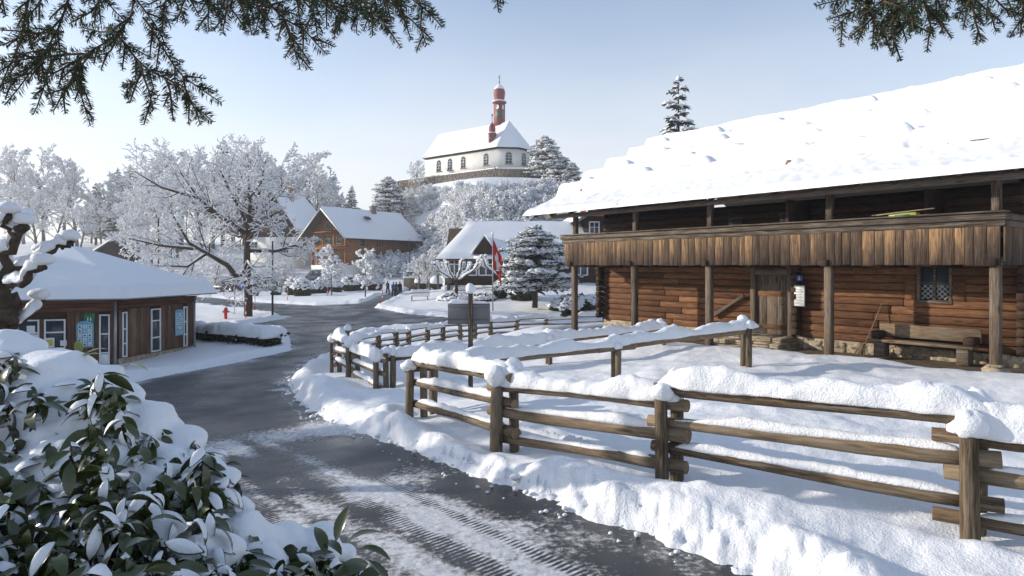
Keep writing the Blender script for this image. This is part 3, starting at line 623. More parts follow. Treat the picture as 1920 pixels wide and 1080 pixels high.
# gable boarding under the far verge
mb = MB(); mb.add(np.array([[XL+.03, DW, 4.3], [XL+.03, 9.1, 4.3], [XL+.03, 7.1, rz(7.1)-.2], [XL+.03, DW, rz(DW)-.2], [XL+.1, DW, 4.3], [XL+.1, 9.1, 4.3], [XL+.1, 7.1, rz(7.1)-.2], [XL+.1, DW, rz(DW)-.2]]), BOXF); mb.obj('gable', M['darkwood'], barn)
block('brace', -8.45, -7.05, DW-.2, DW-.1, 1.0, 1.11, M['beam'], barn, .01, (0, R(-32), 0))
# ---- things standing under the gallery
def bworld(x, y, z=0): return (float(BO[0]-x*BD[0]+y*BM[0]), float(BO[1]-x*BD[1]+y*BM[1]), z)
bn = thing('wooden_bench', 'heavy plank bench with a backrest standing against the barn wall', 'bench', bworld(-1.85, 1.0, -.02), BRZ)
block('seat', -1.22, 1.18, -.22, .24, .40, .47, M['log'], bn, .01); block('backrest', -1.1, 1.22, .26, .31, .52, .86, M['log'], bn, .01)
for x in (-.95, .95): block('leg', x-.13, x+.13, -.16, .2, 0, .40, M['beam'], bn, .015); block('armrest', x-.12+(.12 if x > 0 else -.12), x+.12+(.12 if x > 0 else -.12), -.14, .3, .475, .68, M['darkwood'], bn, .03)
br = thing('broom', 'broom with a pale handle leaning on the wall beside the plank bench', 'broom', bworld(-3.12, 1.15, -.03), BRZ)
mb = MB(); tube(mb, [(-.14, -.1, .2), (.16, .34, 1.42)], .016, 7); mb.obj('handle', M['log'], br, True)
mb = MB(); rg = np.random.RandomState(2)
for k in range(46): a = rg.randn(2)*.05; tube(mb, [(-.14+a[0]*.3, -.1+a[1]*.3, .3), (-.2+a[0]*1.4, -.17+a[1]*1.4, .0)], .006, 4)
mb.obj('bristles', M['shingle'], br)
st = thing('stone_steps', 'worn stone slab steps leading up to the barn door', 'steps', bworld(-6.4, .8, -.12), BRZ); kk = 0
for lv, (y0, x0, x1) in enumerate(((-.75, -1.05, 1.15), (-.42, -.98, 1.05), (-.1, -.92, .95))):
    xx = x0
    while xx < x1-.2:
        wsl = rb.uniform(.5, .9); e = min(x1, xx+wsl)
        for l2 in range(2 if lv else 1):
            block('slab', xx+.01+rb.uniform(0, .05), e-.01, y0+rb.uniform(-.05, .05)-.0, .78, lv*.14-l2*.07+.0, lv*.14-l2*.07+.062, M['stone'], st, .02, (rb.uniform(-.02, .02), rb.uniform(-.02, .02), rb.uniform(-.05, .05)))
        xx = e
hn = thing('house_number', 'small blue enamel house number plate reading 1 above the notice', 'sign', bworld(-5.2, DW-.32, 2.03), BRZ)
block('plate', -.09, .09, -.012, .0, -.085, .085, M['blue'], hn, .003)
mb = MB(); mbox(mb, -.008, .012, -.018, -.0125, -.05, .05); mb.add(np.array([[-.03, -.018, .02], [-.008, -.018, .05], [-.008, -.018, .03], [-.03, -.018, .008]]), np.array([[0, 1, 2, 3]])); mbox(mb, -.028, .03, -.018, -.0125, -.058, -.046); mb.obj('digit', M['white'], hn)
nb = thing('notice_panel', 'white printed notice panel fixed beside the barn door', 'sign', bworld(-5.2, DW-.32, 1.5), BRZ)
block('panel', -.17, .17, -.012, 0, -.32, .32, M['steel'], nb, .004); block('sheet', -.15, .15, -.018, -.0125, -.30, .22, M['white'], nb, .001)
for k in range(10): mb = MB(); mbox(mb, -.13, .13-.1*rb.random(), -.0215, -.0185, .17-k*.047, .185-k*.047); mb.obj('text_line', M['dark'], nb)
block('header', -.15, .15, -.018, -.0125, .24, .29, M['white'], nb, .001)
cr_ = thing('crate', 'pale yellow and green crate left on the gallery rail', 'crate', bworld(-1.9, .12, 3.42), BRZ)
block('box', -.32, .30, -.12, .12, .0, .28, M['lime'], cr_, .01); block('box_label', -.18, .16, -.126, -.121, .12, .24, M['green'], cr_, .001)
for k, (x0, ln) in enumerate(((-.6, 1.3), (-.75, 1.1))): block('slat', x0, x0+ln, -.16+k*.1, -.1+k*.1, .285, .31, M['shingle'], cr_, .004, (0, R(-4), 0))
# ------------------------------------------------------------------ kiosk
M['kwood'] = m_wood('kwood', (.055, .03, .02), (.15, .085, .052), (.27, .17, .11), (13, 13, .5), 4, knots=False)
M['kfascia'] = m_wood('kfascia', (.06, .025, .016), (.14, .06, .036), (.22, .10, .06), (.6, 12, 12), 4, knots=False)
K0 = np.array([-14.5, 23.5]); KZ = -1.3
kiosk = thing('kiosk', 'low polygonal wooden kiosk under a broad snow-covered roof beside the road', 'kiosk', (K0[0], K0[1], KZ))
def kface(name, p, q): return empty(name, (p[0], p[1], 0), math.atan2(q[1]-p[1], q[0]-p[0]), kiosk)      # local x along the wall, -y outward
lv_ = np.array([-.955, -.296]); rv_ = np.array([.19, .982]); KL = lv_*6.2; KR = rv_*4.1; WH = 2.36
KP = [KL, np.zeros(2), KR, KR+np.array([-2.6, 3.2]), KR+np.array([-6.6, 3.2]), KL+np.array([-1.6, 3.0])]
mb = MB(); mbox_v = []; n_ = len(KP); ctr = sum(KP)/n_
base_ = [p+(ctr-p)/np.linalg.norm(ctr-p)*.05 for p in KP]
v = np.array([[*p, -.3] for p in base_]+[[*p, WH] for p in base_]); f = [[i, (i+1) % n_, n_+(i+1) % n_, n_+i] for i in range(n_)]
mb.add(v, f); mb.obj('wall_core', M['darkwood'], kiosk)
def vboards(fc, x0, x1, z0, z1, w_=.115, y=-.03):
    x = x0
    while x < x1-.02:
        e = min(x1, x+w_); block('wall_board', x+.003, e-.003, y-rb.uniform(0, .006), .0, z0, z1, M['kwood'], fc, .006); x = e
def kwin(fc, x0, x1, z0, z1, bars=(.5,), white=True):
    wn_ = empty('window', ((x0+x1)/2, -.03, z0), parent=fc); hw = (x1-x0)/2; hh = z1-z0
    mb = MB(); mbox(mb, -hw+.04, hw-.04, -.012, .0, .04, hh-.04); mb.obj('pane', M['glass'], wn_)
    for a in ((-hw, -hw+.05, 0, hh), (hw-.05, hw, 0, hh)): block('frame', a[0], a[1], -.05, .01, a[2], a[3], M['white'], wn_, .006)
    block('frame', -hw+.05, hw-.05, -.05, .01, 0, .05, M['white'], wn_, .006); block('frame', -hw+.05, hw-.05, -.05, .01, hh-.05, hh, M['white'], wn_, .006)
    for b_ in bars: block('frame', -hw+.05, hw-.05, -.045, .01, hh*b_-.025, hh*b_+.025, M['white'], wn_, .006)
    return wn_
# front: from the far-left end to the corner post
fl = kface('front_wall', KL, (0, 0)); LF = np.linalg.norm(KL)
def fx(u):                                                     # wall position seen at photograph column u
    k = (u-960)/FPX; return LF-(k*(K0[1])-K0[0])/(-(lv_[0])+k*lv_[1])*-1 if 0 else LF-((K0[0]-k*K0[1])/(k*lv_[1]-lv_[0]))
def zv(v, Y): return ZC-(v-HOR)/FPX*Y-KZ
wins = [(fx(33), fx(75)), (fx(84), fx(124))]; dr = (fx(187), fx(207))
block('wall_panel', 0, wins[0][0]-.03, -.03, 0, .05, WH-.3, M['kwood'], fl, .006)
w1 = kwin(fl, wins[0][0], wins[0][1], .72, 1.78, (.56,)); w2 = kwin(fl, wins[1][0], wins[1][1], .72, 1.78, (.56,))
block('sign_board', -.28, .28, -.018, -.013, .06, .16, M['white'], w1, .002); block('paper', -.05, .2, -.018, -.013, .55, .85, M['white'], w1, .002); block('paper', .05, .32, -.018, -.013, .38, .54, M['white'], w1, .002)
block('paper', -.3, -.02, -.018, -.013, .06, .4, M['white'], w2, .002); block('paper', -.26, -.06, -.0235, -.0185, .12, .34, M['yellow'], w2, .001); block('paper', .16, .36, -.018, -.013, .1, .3, M['white'], w2, .002)
vboards(fl, wins[0][0]-.02, wins[1][1]+.02, .05, .70, .13); block('mullion', wins[0][1]+.01, wins[1][0]-.01, -.05, 0, .7, 1.8, M['kfascia'], fl, .008)
vboards(fl, wins[1][1]+.03, dr[0]-.02, .05, WH-.32, .13)
kd = kwin(fl, dr[0], dr[1], .05, 1.92, (.25, .62)); kd.name = 'glass_door'; block('kick_panel', -(dr[1]-dr[0])/2+.05, (dr[1]-dr[0])/2-.05, -.03, .0, .06, .42, M['white'], kd, .004)
block('wall_panel', dr[1]+.02, LF, -.04, 0, .05, WH-.3, M['kfascia'], fl, .008)
for k in range(3): block('fascia_board', -.2, LF+.02, -.10-k*.035, 0, WH-.32+k*.15, WH-.18+k*.15, M['kfascia'], fl, .012)
th_ = np.linspace(0, 2*np.pi, 17); mb = MB(); tube(mb, np.stack([.12*np.cos(th_), 0*th_, .12*np.sin(th_)], -1), .018, 6, False); mb.obj('vent_ring', M['steel'], fl, True, (fx(49), -.15, WH-.22))
# green assembly sign and light-blue ice cream board
gs_ = thing('safety_sign', 'green safety sign with white arrows and figures above the light-blue board', 'sign', (K0[0]+KL[0], K0[1]+KL[1], KZ), math.atan2(-KL[1], -KL[0]))
gx0 = fx(168); block('plate', gx0-.17, gx0+.19, -.075, -.062, 1.62, 1.96, M['green'], gs_, .004)
mb = MB()
for sx_ in (-1, 1):
    for sz_ in (-1, 1):
        c0 = np.array([gx0+.01+sx_*.12, -.0755, 1.79+sz_*.115]); s = .045
        mb.add(np.array([c0+[0, 0, 0]-np.array([sx_*s*.9, 0, sz_*s*.9])*0-np.array([sx_*s, 0, 0])*.2, c0-np.array([sx_*s, 0, sz_*s]), c0+np.array([0, 0, -sz_*s*.0])+np.array([sx_*s*.6, 0, sz_*s*.6]), c0-np.array([0, 0, sz_*s*.2])]), np.array([[0, 1, 2, 3]]))
for k in (-1, 1):
    cx = gx0+.01+k*.045; mbox(mb, cx-.022, cx+.022, -.079, -.0755, 1.70, 1.79); a_ = np.linspace(0, 2*np.pi, 9)[:-1]; mb.add(np.stack([cx+.018*np.cos(a_), 0*a_-.078, 1.82+.018*np.sin(a_)], -1), [list(range(8))])
mb.obj('figures', M['white'], gs_)
def icecream(name, label, loc, rzz, hw, z0, z1):
    r = thing(name, label, 'sign', loc, rzz, group='light-blue ice cream boards'); n = 11; a_ = np.linspace(0, np.pi, n)
    pr_ = [(-hw, z0), (hw, z0)]+[(hw*.99*math.cos(x)**1 if 0 < i < n-1 else hw*math.cos(x), z1+hw*.45*math.sin(x)) for i, x in enumerate(a_)]
    pr_ = np.array(pr_); m_ = len(pr_); v = np.concatenate([np.stack([pr_[:, 0], 0*pr_[:, 0]-.025, pr_[:, 1]], -1), np.stack([pr_[:, 0], 0*pr_[:, 0], pr_[:, 1]], -1)])
    mb = MB(); mb.add(v[:m_], [list(range(m_))]); mb.f.append(np.array([[i, i+m_, (i+1) % m_+m_, (i+1) % m_] for i in range(m_)])); mb.v.append(v[m_:]); mb.n += m_; mb.obj('board', M['lightblue'], r)
    for i in range(3):
        for j in range(5):
            if i == 1 and j == 3: continue
            x = -hw*.58+i*hw*.58; z = z0+.12+j*(z1-z0-.05)/5; block('picture', x-hw*.2, x+hw*.2, -.029, -.0255, z-.055, z+.06, M['white'], r, .001)
            mb = MB(); blob(mb, (x, -.032, z), hw*.13, .003, .035, i*5+j, .1, 8, 6); mb.obj('ice_cream', [M['redpaint'], M['darkwood'], M['yellow']][(i+j) % 3], r)
    return r
rzl = math.atan2(-KL[1], -KL[0]); px_ = lv_*(LF-fx(161)); icecream('ice_cream_board', 'light-blue arched ice cream price board beside the glass door of the kiosk', (K0[0]+px_[0]+.02, K0[1]+px_[1]-.07, KZ), rzl, .27, .74, 1.58)
# right-hand face
fr_ = kface('side_wall', (0, 0), KR); LR = 4.1
def rx(u): k = (u-960)/FPX; return (k*K0[1]-K0[0])/(rv_[0]-k*rv_[1])
s1_, s2_, s3_ = (rx(227), rx(236)), (rx(281), rx(299)), (rx(342), rx(349))
kwin(fr_, s1_[0], s1_[1], .30, 1.98, (.3, .62)); kwin(fr_, s2_[0], s2_[1], .30, 2.0, (.33, .72)); kwin(fr_, s3_[0], s3_[1], .3, 1.98, (.3, .62))
vboards(fr_, .06, s1_[0]-.02, .28, WH-.3); vboards(fr_, s1_[1]+.02, s2_[0]-.02, .28, WH-.28); vboards(fr_, s2_[1]+.02, s3_[0]-.02, .28, WH-.26); vboards(fr_, s3_[1]+.02, LR, .28, WH-.25)
for k in range(2): block('fascia_board', 0, LR+.1, -.08-k*.035, 0, WH-.24+k*.15, WH-.10+k*.15, M['kfascia'], fr_, .012)
block('plinth', 0, LR, -.06, .02, -.3, .27, M['stone'], fr_, .02)
px_ = rv_*rx(333); icecream('ice_cream_board', 'light-blue arched ice cream price board on the plank side wall of the kiosk', (K0[0]+px_[0]+.07, K0[1]+px_[1]-.015, KZ), math.atan2(KR[1], KR[0]), .24, .8, 1.78)
mb = MB(); tube(mb, [(.02, -.14, -.2), (.02, -.14, WH+.02)], .05, 10); mb.obj('downpipe', M['steel'], kiosk, True)
mb = MB(); tube(mb, [(KR[0]+.12, KR[1]-.1, -.2), (KR[0]+.12, KR[1]-.1, WH+.02)], .04, 10); mb.obj('downpipe', M['steel'], kiosk, True)
tag(mkobj('apron', MB().add(np.array([[K0[0]-2, K0[1]-1.5, KZ+.02], [K0[0]+.6, K0[1]-.9, KZ+.02], [K0[0]+1.6, K0[1]+4.1, KZ+.06], [K0[0]+.3, K0[1]+4.3, KZ+.06]]), [[0, 1, 2, 3]]).mesh('apron'), M['dirt']), kind='structure')
# roof
EP = []
for i, p in enumerate(KP):
    d_ = p-ctr; EP.append(p+d_/np.linalg.norm(d_)*(.95 if i in (1, 2) else .85))
ap = ctr+np.array([-.2, -.3]); ZE, ZA = WH+.12, 4.25
kr = empty('roof', (0, 0, 0), parent=kiosk)
mb = MB(); v = [[*p, ZE] for p in EP]+[[*p, ZE+.1] for p in EP]+[[*ap, ZA], [*ap, ZE]]
mb.add(np.array(v), np.array([[i, (i+1) % n_, n_+(i+1) % n_, n_+i] for i in range(n_)])); mb.f.append(np.array([[n_+i, n_+(i+1) % n_, 2*n_] for i in range(n_)])); mb.f.append(np.array([[(i+1) % n_, i, 2*n_+1] for i in range(n_)])); mb.obj('roof_deck', M['steel'], kr)
mb = MB(); NS_, NT_ = 36, 60; vs = []
per = []
for i in range(n_):
    for s in np.linspace(0, 1, 16, endpoint=False): per.append(EP[i]*(1-s)+EP[(i+1) % n_]*s)
per = np.array(per); m_ = len(per)
tt = np.linspace(0, 1, NS_)**.8
for k, t_ in enumerate(tt):
    q = per*(1-t_)*1.0+ap*t_; o_ = (per-ap)/np.linalg.norm(per-ap, axis=1)[:, None]
    e_ = np.sqrt(np.clip(t_/.035, 0, 1)); h_ = (.27+.035*fbm(q[:, 0]*.7, q[:, 1]*.7, 0, 5, 3))*e_
    z = ZE+.10+(ZA-ZE-.1)*t_+h_-.05*(1-e_); q = q+o_*(.05*e_+.03)
    vs.append(np.stack([q[:, 0], q[:, 1], z], -1))
vs = np.concatenate(vs); i = np.arange(NS_-1)[:, None]*m_; j = np.arange(m_)[None, :]; j2 = (j+1) % m_
mb.add(vs, np.stack([i+j, i+j2, i+m_+j2, i+m_+j], -1).reshape(-1, 4)); mb.obj('roof_snow', M['snow_soft'], kr, True)
# ------------------------------------------------------------------ buildings beyond
def poly_prism(mb, pts, z0, z1):
    pts = np.asarray(pts, float); n = len(pts); v = np.concatenate([np.c_[pts, np.full(n, z0)], np.c_[pts, np.full(n, z1)]])
    mb.add(v, np.array([[i, (i+1) % n, n+(i+1) % n, n+i] for i in range(n)])); b0 = mb.n-2*n
    mb.f.append(np.array([list(range(b0+n-1, b0-1, -1))])); mb.f.append(np.array([list(range(b0+n, b0+2*n))])); return mb
def slab_quad(mb, a, b_, c, d, th):
    """thick sheet: a b c d top corners, pushed down by th"""
    v = np.array([a, b_, c, d], float); lo = v.copy(); lo[:, 2] -= th
    mb.add(np.concatenate([lo, v]), BOXF); return mb
def arch_pts(w_, h_, n=8):
    a_ = np.linspace(0, np.pi, n); return [(-w_/2, 0), (w_/2, 0)]+[(w_/2*math.cos(x), h_-w_/2+w_/2*math.sin(x)) for x in a_]
def flat_poly(mb, pts2, y, dy):
    p = np.asarray(pts2, float); n = len(p); v = np.concatenate([np.stack([p[:, 0], np.full(n, y), p[:, 1]], -1), np.stack([p[:, 0], np.full(n, y+dy), p[:, 1]], -1)])
    mb.add(v, np.array([[i, (i+1) % n, n+(i+1) % n, n+i] for i in range(n)])); b0 = mb.n-2*n; mb.f.append(np.array([list(range(b0, b0+n))])); mb.f.append(np.array([list(range(b0+2*n-1, b0+n-1, -1))])); return mb
# ---- chapel: local x = along the nave away from the choir, y = across; origin at the near choir corner
CH = thing('hill_chapel', 'white pilgrimage chapel with red onion turret on top of the snowy hill', 'chapel', (-2.8, 125, 21.5), math.atan2(.633, -.775))
# with this rotation local +y points to the camera side, so the body lies on negative y
CW = 9.5; CLn = 20.5; EV = 3.9; RD = 10.0
body = [(0, 0), (-2.8, -2.8), (-2.8, -6.7), (0, -CW), (CLn, -CW), (CLn, 0)]
mb = MB(); poly_prism(mb, body, -1.2, EV); mb.obj('wall', M['plaster'], CH)
mb = MB(); poly_prism(mb, [(x*1.01+(.05 if x > 0 else -.05), y+(.06 if y > -1 else -.06)) for x, y in body], EV-.16, EV); mb.obj('cornice', M['darkwood'], CH)
def arch_window(x, y, rzz, w_=1.15, h_=2.2, z=.9):
    e = empty('window', (x, y, z), rzz, CH)
    mb = MB(); flat_poly(mb, arch_pts(w_*1.35, h_*1.12), -.03, .05); mb.obj('surround', M['white'], e).location = (0, 0, -.1)
    mb = MB(); flat_poly(mb, arch_pts(w_, h_), -.08, .06); mb.obj('pane', M['glass'], e)
    for k in range(1, 4): block('bar', -w_/2, w_/2, -.105, -.085, h_*k/4-.03, h_*k/4+.03, M['white'], e, .005)
    block('bar', -.03, .03, -.105, -.085, 0, h_-.1, M['white'], e, .005); block('sill', -w_*.75, w_*.75, -.2, 0, -.22, -.1, M['rubble'], e, .01)
def nx(u): k = (u-960)/FPX; return (k*125+2.8)/(-.775-k*.633)
for u in (823, 844, 869, 912): arch_window(nx(u), .0, math.pi)
arch_window(-1.55, -1.55, math.pi+R(45)); arch_window(-2.8, -4.7, math.pi+R(90))
ov = .55
rf = empty('roof', (0, 0, 0), parent=CH); rid = (-CW/2)
def E(x, y): return (x, y, EV)
ring = [(0-.2, ov), (-2.8-ov*.9, -2.8+ov*.5), (-2.8-ov*.9, -6.7-ov*.5), (-.2, -CW-ov), (CLn+.4, -CW-ov), (CLn+.4, ov)]
apx = (1.0, rid, RD); apw = (CLn+.4, rid, RD)
mb = MB(); V = [E(*p) for p in ring]+[apx, apw]
mb.add(np.array(V), np.array([[0, 1, 6], [1, 2, 6], [2, 3, 6]])); mb.f.append(np.array([[3, 4, 7, 6], [5, 0, 6, 7]])); mb.f.append(np.array([[4, 5, 7]])); mb.f.append(np.array([[5, 4, 3, 2, 1, 0]])); mb.obj('roof_deck', M['darkwood'], rf)
mb = MB(); rr_ = np.random.RandomState(8)
def snow_tri(A, B, C, th=.30, n=14):
    A, B, C = map(np.array, (A, B, C)); vs = []; idx = {}; fs = []
    for i in range(n+1):
        for j in range(n+1-i):
            a_, b_ = i/n, j/n; c_ = 1-a_-b_; p = A*a_+B*b_+C*c_; e = min(1, min(a_, b_, c_)*n*.0+1)
            edge_ = 1.0 if c_ > .02 else .35
            p = p+np.array([0, 0, (th+.05*float(fbm(p[0]*.5, p[1]*.5, 0, 4, 3)))*edge_]); idx[(i, j)] = len(vs); vs.append(p)
    for i in range(n):
        for j in range(n-i):
            fs.append([idx[(i, j)], idx[(i+1, j)], idx[(i, j+1)]])
            if j < n-i-1: fs.append([idx[(i+1, j)], idx[(i+1, j+1)], idx[(i, j+1)]])
    mb.add(np.array(vs), np.array(fs))
for a, b_, c in ((0, 1, 6), (1, 2, 6), (2, 3, 6), (5, 0, 6), (6, 7, 5), (3, 4, 7), (7, 6, 3)): snow_tri(V[a], V[b_], V[c])
mb.obj('roof_snow', M['snow_soft'], rf, False)
# turret with onion dome
tw = empty('turret', (3.6, rid, RD-1.3), parent=CH); tw.scale = (.84, .84, 1)
mb = MB(); lathe(mb, [(1.42, -.2), (1.42, 5.3)], 4, rot=math.pi/4+.12); mb.obj('shaft', M['redpaint'], tw)
mb = MB(); lathe(mb, [(1.55, 5.3), (1.75, 5.4), (1.75, 5.62), (1.3, 5.7)], 8); mb.obj('cornice', M['redpaint'], tw)
mb = MB(); lathe(mb, [(1.2, 5.62), (1.8, 5.64), (1.78, 5.8), (1.2, 6.0)], 16); mb.obj('snow_ledge', M['snow_soft'], tw, True)
mb = MB(); lathe(mb, [(1.12, 5.7), (1.2, 6.1), (1.32, 6.8), (1.42, 7.4), (1.38, 7.9), (1.15, 8.4), (.7, 8.8), (.25, 9.1), (.1, 9.4)], 8); mb.obj('onion_dome', M['redpaint'], tw)
mb = MB(); lathe(mb, [(1.30, 8.2), (1.12, 8.58), (.72, 8.98), (.3, 9.25), (.05, 9.5)], 12); mb.obj('snow_cap', M['snow_soft'], tw, True)
mb = MB(); tube(mb, [(0, 0, 9.3), (0, 0, 11.2)], .09, 6); tube(mb, [(-.4, 0, 10.7), (.4, 0, 10.7)], .07, 6); blob(mb, (0, 0, 9.7), .2, .2, .2, 1, 0, 8, 6); mb.obj('cross', M['grey'], tw)
for k in range(4):
    a_ = math.pi/2*k+.12+math.pi; r_ = 1.42*math.cos(math.pi/4)
    fc = empty('belfry_face', (r_*math.cos(a_), r_*math.sin(a_), 0), a_+math.pi/2, tw)
    block('louvre', -.38, .38, -.05, -.005, 2.2, 3.7, M['green'], fc, .01)
    mb = MB(); a2_ = np.linspace(0, 2*np.pi, 19)[:-1]; flat_poly(mb, np.stack([.48*np.cos(a2_), 4.5+.48*np.sin(a2_)], -1), -.06, .05); mb.obj('clock_face', M['white'], fc)
    block('clock_hand', -.03, .03, -.09, -.065, 4.45, 4.85, M['dark'], fc, .005); block('clock_hand', -.02, .25, -.09, -.066, 4.46, 4.53, M['dark'], fc, .005)
t2 = empty('stair_turret', (2.3, -1.0, EV+.6), parent=CH)
mb = MB(); lathe(mb, [(.72, -.4), (.72, 2.5), (.85, 2.55), (.85, 2.7), (.6, 2.8), (.68, 3.4), (.62, 4.0), (.35, 4.5), (.06, 4.9)], 8); mb.obj('shaft', M['redpaint'], t2)
mb = MB(); lathe(mb, [(.6, 2.68), (.88, 2.7), (.86, 2.8), (.55, 2.9)], 10); mb.obj('snow_ledge', M['snow_soft'], t2, True)
mb = MB(); tube(mb, [(0, 0, 4.8), (0, 0, 6.4)], .06, 6); blob(mb, (0, 0, 6.3), .16, .16, .3, 1, 0, 8, 6); mb.obj('finial', M['dark'], t2)
block('window', -.14, .14, .66, .73, 1.2, 2.1, M['glass'], t2, .01)
sa = empty('sacristy', (-.6, -CW-1.6, 0), parent=CH); mb = MB(); mbox(mb, -1.6, 1.6, -2.0, 1.7, -1, 3.4); mb.obj('wall', M['plaster'], sa)
mb = MB(); v = [(-2, -2.4, 3.4), (2, -2.4, 3.4), (2, 1.8, 3.4), (-2, 1.8, 3.4), (0, -.6, 5.3), (0, 1.8, 5.3)]; mb.add(np.array(v), np.array([[0, 1, 4]])); mb.f.append(np.array([[1, 2, 5, 4], [3, 0, 4, 5]])); mb.obj('roof_snow', M['snow_soft'], sa)
mb = MB(); tube(mb, [(0, -.6, 5.2), (0, -.6, 7.2)], .07, 6); blob(mb, (0, -.6, 6.0), .3, .3, .3, 1, 0, 8, 6); mb.obj('finial', M['dark'], sa)
# retaining wall round the hilltop, built of field stones
rw = thing('stone_wall', 'dark rubble retaining wall under the chapel on the hilltop', 'wall', (-2.8, 125, 21.5), math.atan2(.633, -.775))
rp = [(27, 1.9), (-1.2, 1.9), (-5.2, -2.2), (-5.2, -8), (-1, -13)]
mb = MB(); cap = MB()
for a, b_ in zip(rp[:-1], rp[1:]):
    a = np.array(a); b_ = np.array(b_); t_ = (b_-a)/np.linalg.norm(b_-a); n2 = np.array([-t_[1], t_[0]])
    poly_prism(mb, [a-n2*.3, b_-n2*.3, b_+n2*.3, a+n2*.3], -4.5, -.5)
    snowcap(cap, [(*a, -.52), (*b_, -.52)], .9, .28, 3, 8, .5, .0)
mb.obj('wall_core', M['rubble'], rw); cap.obj('snow_cap', M['snow_soft'], rw, True)
stn = MB(); sr = np.random.RandomState(5); proto = []
for k in range(5):
    q = MB(); blob(q, (0, 0, 0), .34, .16, .22, k+30, .25, 8, 5, 1.8); proto.append(q.mesh('stone'))
for a, b_ in zip(rp[:3], rp[1:4]):
    a = np.array(a); b_ = np.array(b_); L = np.linalg.norm(b_-a); t_ = (b_-a)/L; n2 = np.array([-t_[1], t_[0]])
    side = 1 if (n2[1] > 0 or n2[0] < -.5) else -1
    for row_ in range(5):
        s = sr.rand()*.5
        while s < L:
            p = a+t_*s+n2*.28*side; o = mkobj('stone', proto[sr.randint(5)], M['rubble'], rw, (p[0], p[1], -.8-row_*.44+sr.randn()*.04), math.atan2(t_[1], t_[0])+sr.randn()*.1); s += sr.uniform(.6, .85)
# ---- chalets -----------------------------------------------------------
def gable_house(name, label, loc, rzz, W, L, zb, ze, zr, wallm, ovh=1.0, base=True, front=None, side=None, hip=0.0, snow=.32, basem='plaster', win='white', chim=None):
    """gable front faces local -y; W wide (x), L deep (y); zb base top, ze eave, zr ridge"""
    H = thing(name, label, 'house', loc, rzz)
    if base: mb = MB(); mbox(mb, -W/2, W/2, 0, L, -3, zb); mb.obj('base', M[basem], H)
    mb = MB(); v = [(-W/2, 0, zb), (W/2, 0, zb), (W/2, 0, ze), (0, 0, zr-.35), (-W/2, 0, ze)]; v2 = [(x, L, z) for x, _, z in v]
    mb.add(np.array(v+v2), np.array([[0, 1, 2, 3, 4], [9, 8, 7, 6, 5]])); mb.f.append(np.array([[0, 5, 6, 1], [1, 6, 7, 2], [2, 7, 8, 3], [3, 8, 9, 4], [4, 9, 5, 0]])); mb.obj('wall', M[wallm], H)
    rf = empty('roof', (0, 0, 0), parent=H); sl = (zr-ze)/(W/2); xo = W/2+ovh; zo = ze-ovh*sl
    for s in (-1, 1):
        mb = MB(); y0 = -ovh*1.1; y1 = L+ovh
        slab_quad(mb, (s*xo, y0, zo), (s*xo, y1, zo), (0, y1-hip, zr), (0, y0+hip, zr), .16); mb.obj('roof_deck', M['darkwood'], rf)
        n1, n2_ = 16, 24; vs = []
        for i in range(n1+1):
            for j in range(n2_+1):
                a_ = i/n1; b_ = j/n2_; x = s*(xo+.06)*(1-a_); yy0 = y0-.05+hip*a_; yy1 = y1+.05-hip*a_; y = yy0+(yy1-yy0)*b_
                e = math.sqrt(min(1, min(a_*n1, b_*n2_, (1-b_)*n2_)+.05)) if a_ < .999 else 1
                vs.append((x, y, zo+(zr-zo)*a_+snow*e*(1+.14*float(fbm(x*.6, y*.6, s, 3, 3)))))
        i = np.arange(n1)[:, None]*(n2_+1); j = np.arange(n2_)[None, :]
        mb = MB(); mb.add(np.array(vs), np.stack([i+j, i+j+1, i+n2_+2+j, i+n2_+1+j], -1).reshape(-1, 4)[:, ::s]); mb.obj('roof_snow', M['snow_soft'], rf, True)
        mb = MB(); slab_quad(mb, (s*xo, y0-.06, zo+.02), (s*xo, y0, zo+.02), (0, y0+hip, zr+.02), (0, y0-.06+hip, zr+.02), .24); mb.obj('bargeboard', M['white' if name == 'chalet' else 'beam'], rf)
    def windows(lst, face):
        for (x, z, w_, h_) in lst:
            e = empty('window', (x, 0, z) if face == 'f' else (W/2, x, z), 0 if face == 'f' else R(90), H)
            mb = MB(); mbox(mb, -w_/2, w_/2, -.05, .0, 0, h_); mb.obj('pane', M['glass'], e)
            for a in ((-w_/2-.07, -w_/2+.05), (w_/2-.05, w_/2+.07)): block('frame', a[0], a[1], -.12, 0, -.05, h_+.05, M[win], e, .01)
            for z_ in (-.06, h_-.06): block('frame', -w_/2+.05, w_/2-.05, -.12, 0, z_, z_+.12, M[win], e, .01)
            nb_ = max(1, int(round(w_/.55)))
            for q in range(1, nb_): block('bar', -w_/2+w_*q/nb_-.03, -w_/2+w_*q/nb_+.03, -.10, -.052, .06, h_-.06, M[win], e, .005)
            block('bar', -w_/2+.05, w_/2-.05, -.10, -.053, h_*.62, h_*.62+.05, M[win], e, .005)
    windows(front or [], 'f'); windows(side or [], 's')
    if chim: mb = MB(); mbox(mb, chim[0]-.4, chim[0]+.4, chim[1]-.4, chim[1]+.4, ze, zr+1.1); mb.obj('chimney', M['rubble'], rf); mb = MB(); blob(mb, (chim[0], chim[1], zr+1.2), .5, .5, .28, 3, .1, 10, 7); mb.obj('snow_cap', M['snow_soft'], rf, True)
    return H
M['chaletw'] = m_wood('chaletw', (.10, .04, .018), (.27, .115, .045), (.42, .20, .085), (.5, 5, 9), 4, knots=False)
cy = 103.0; ca_ = R(-35)
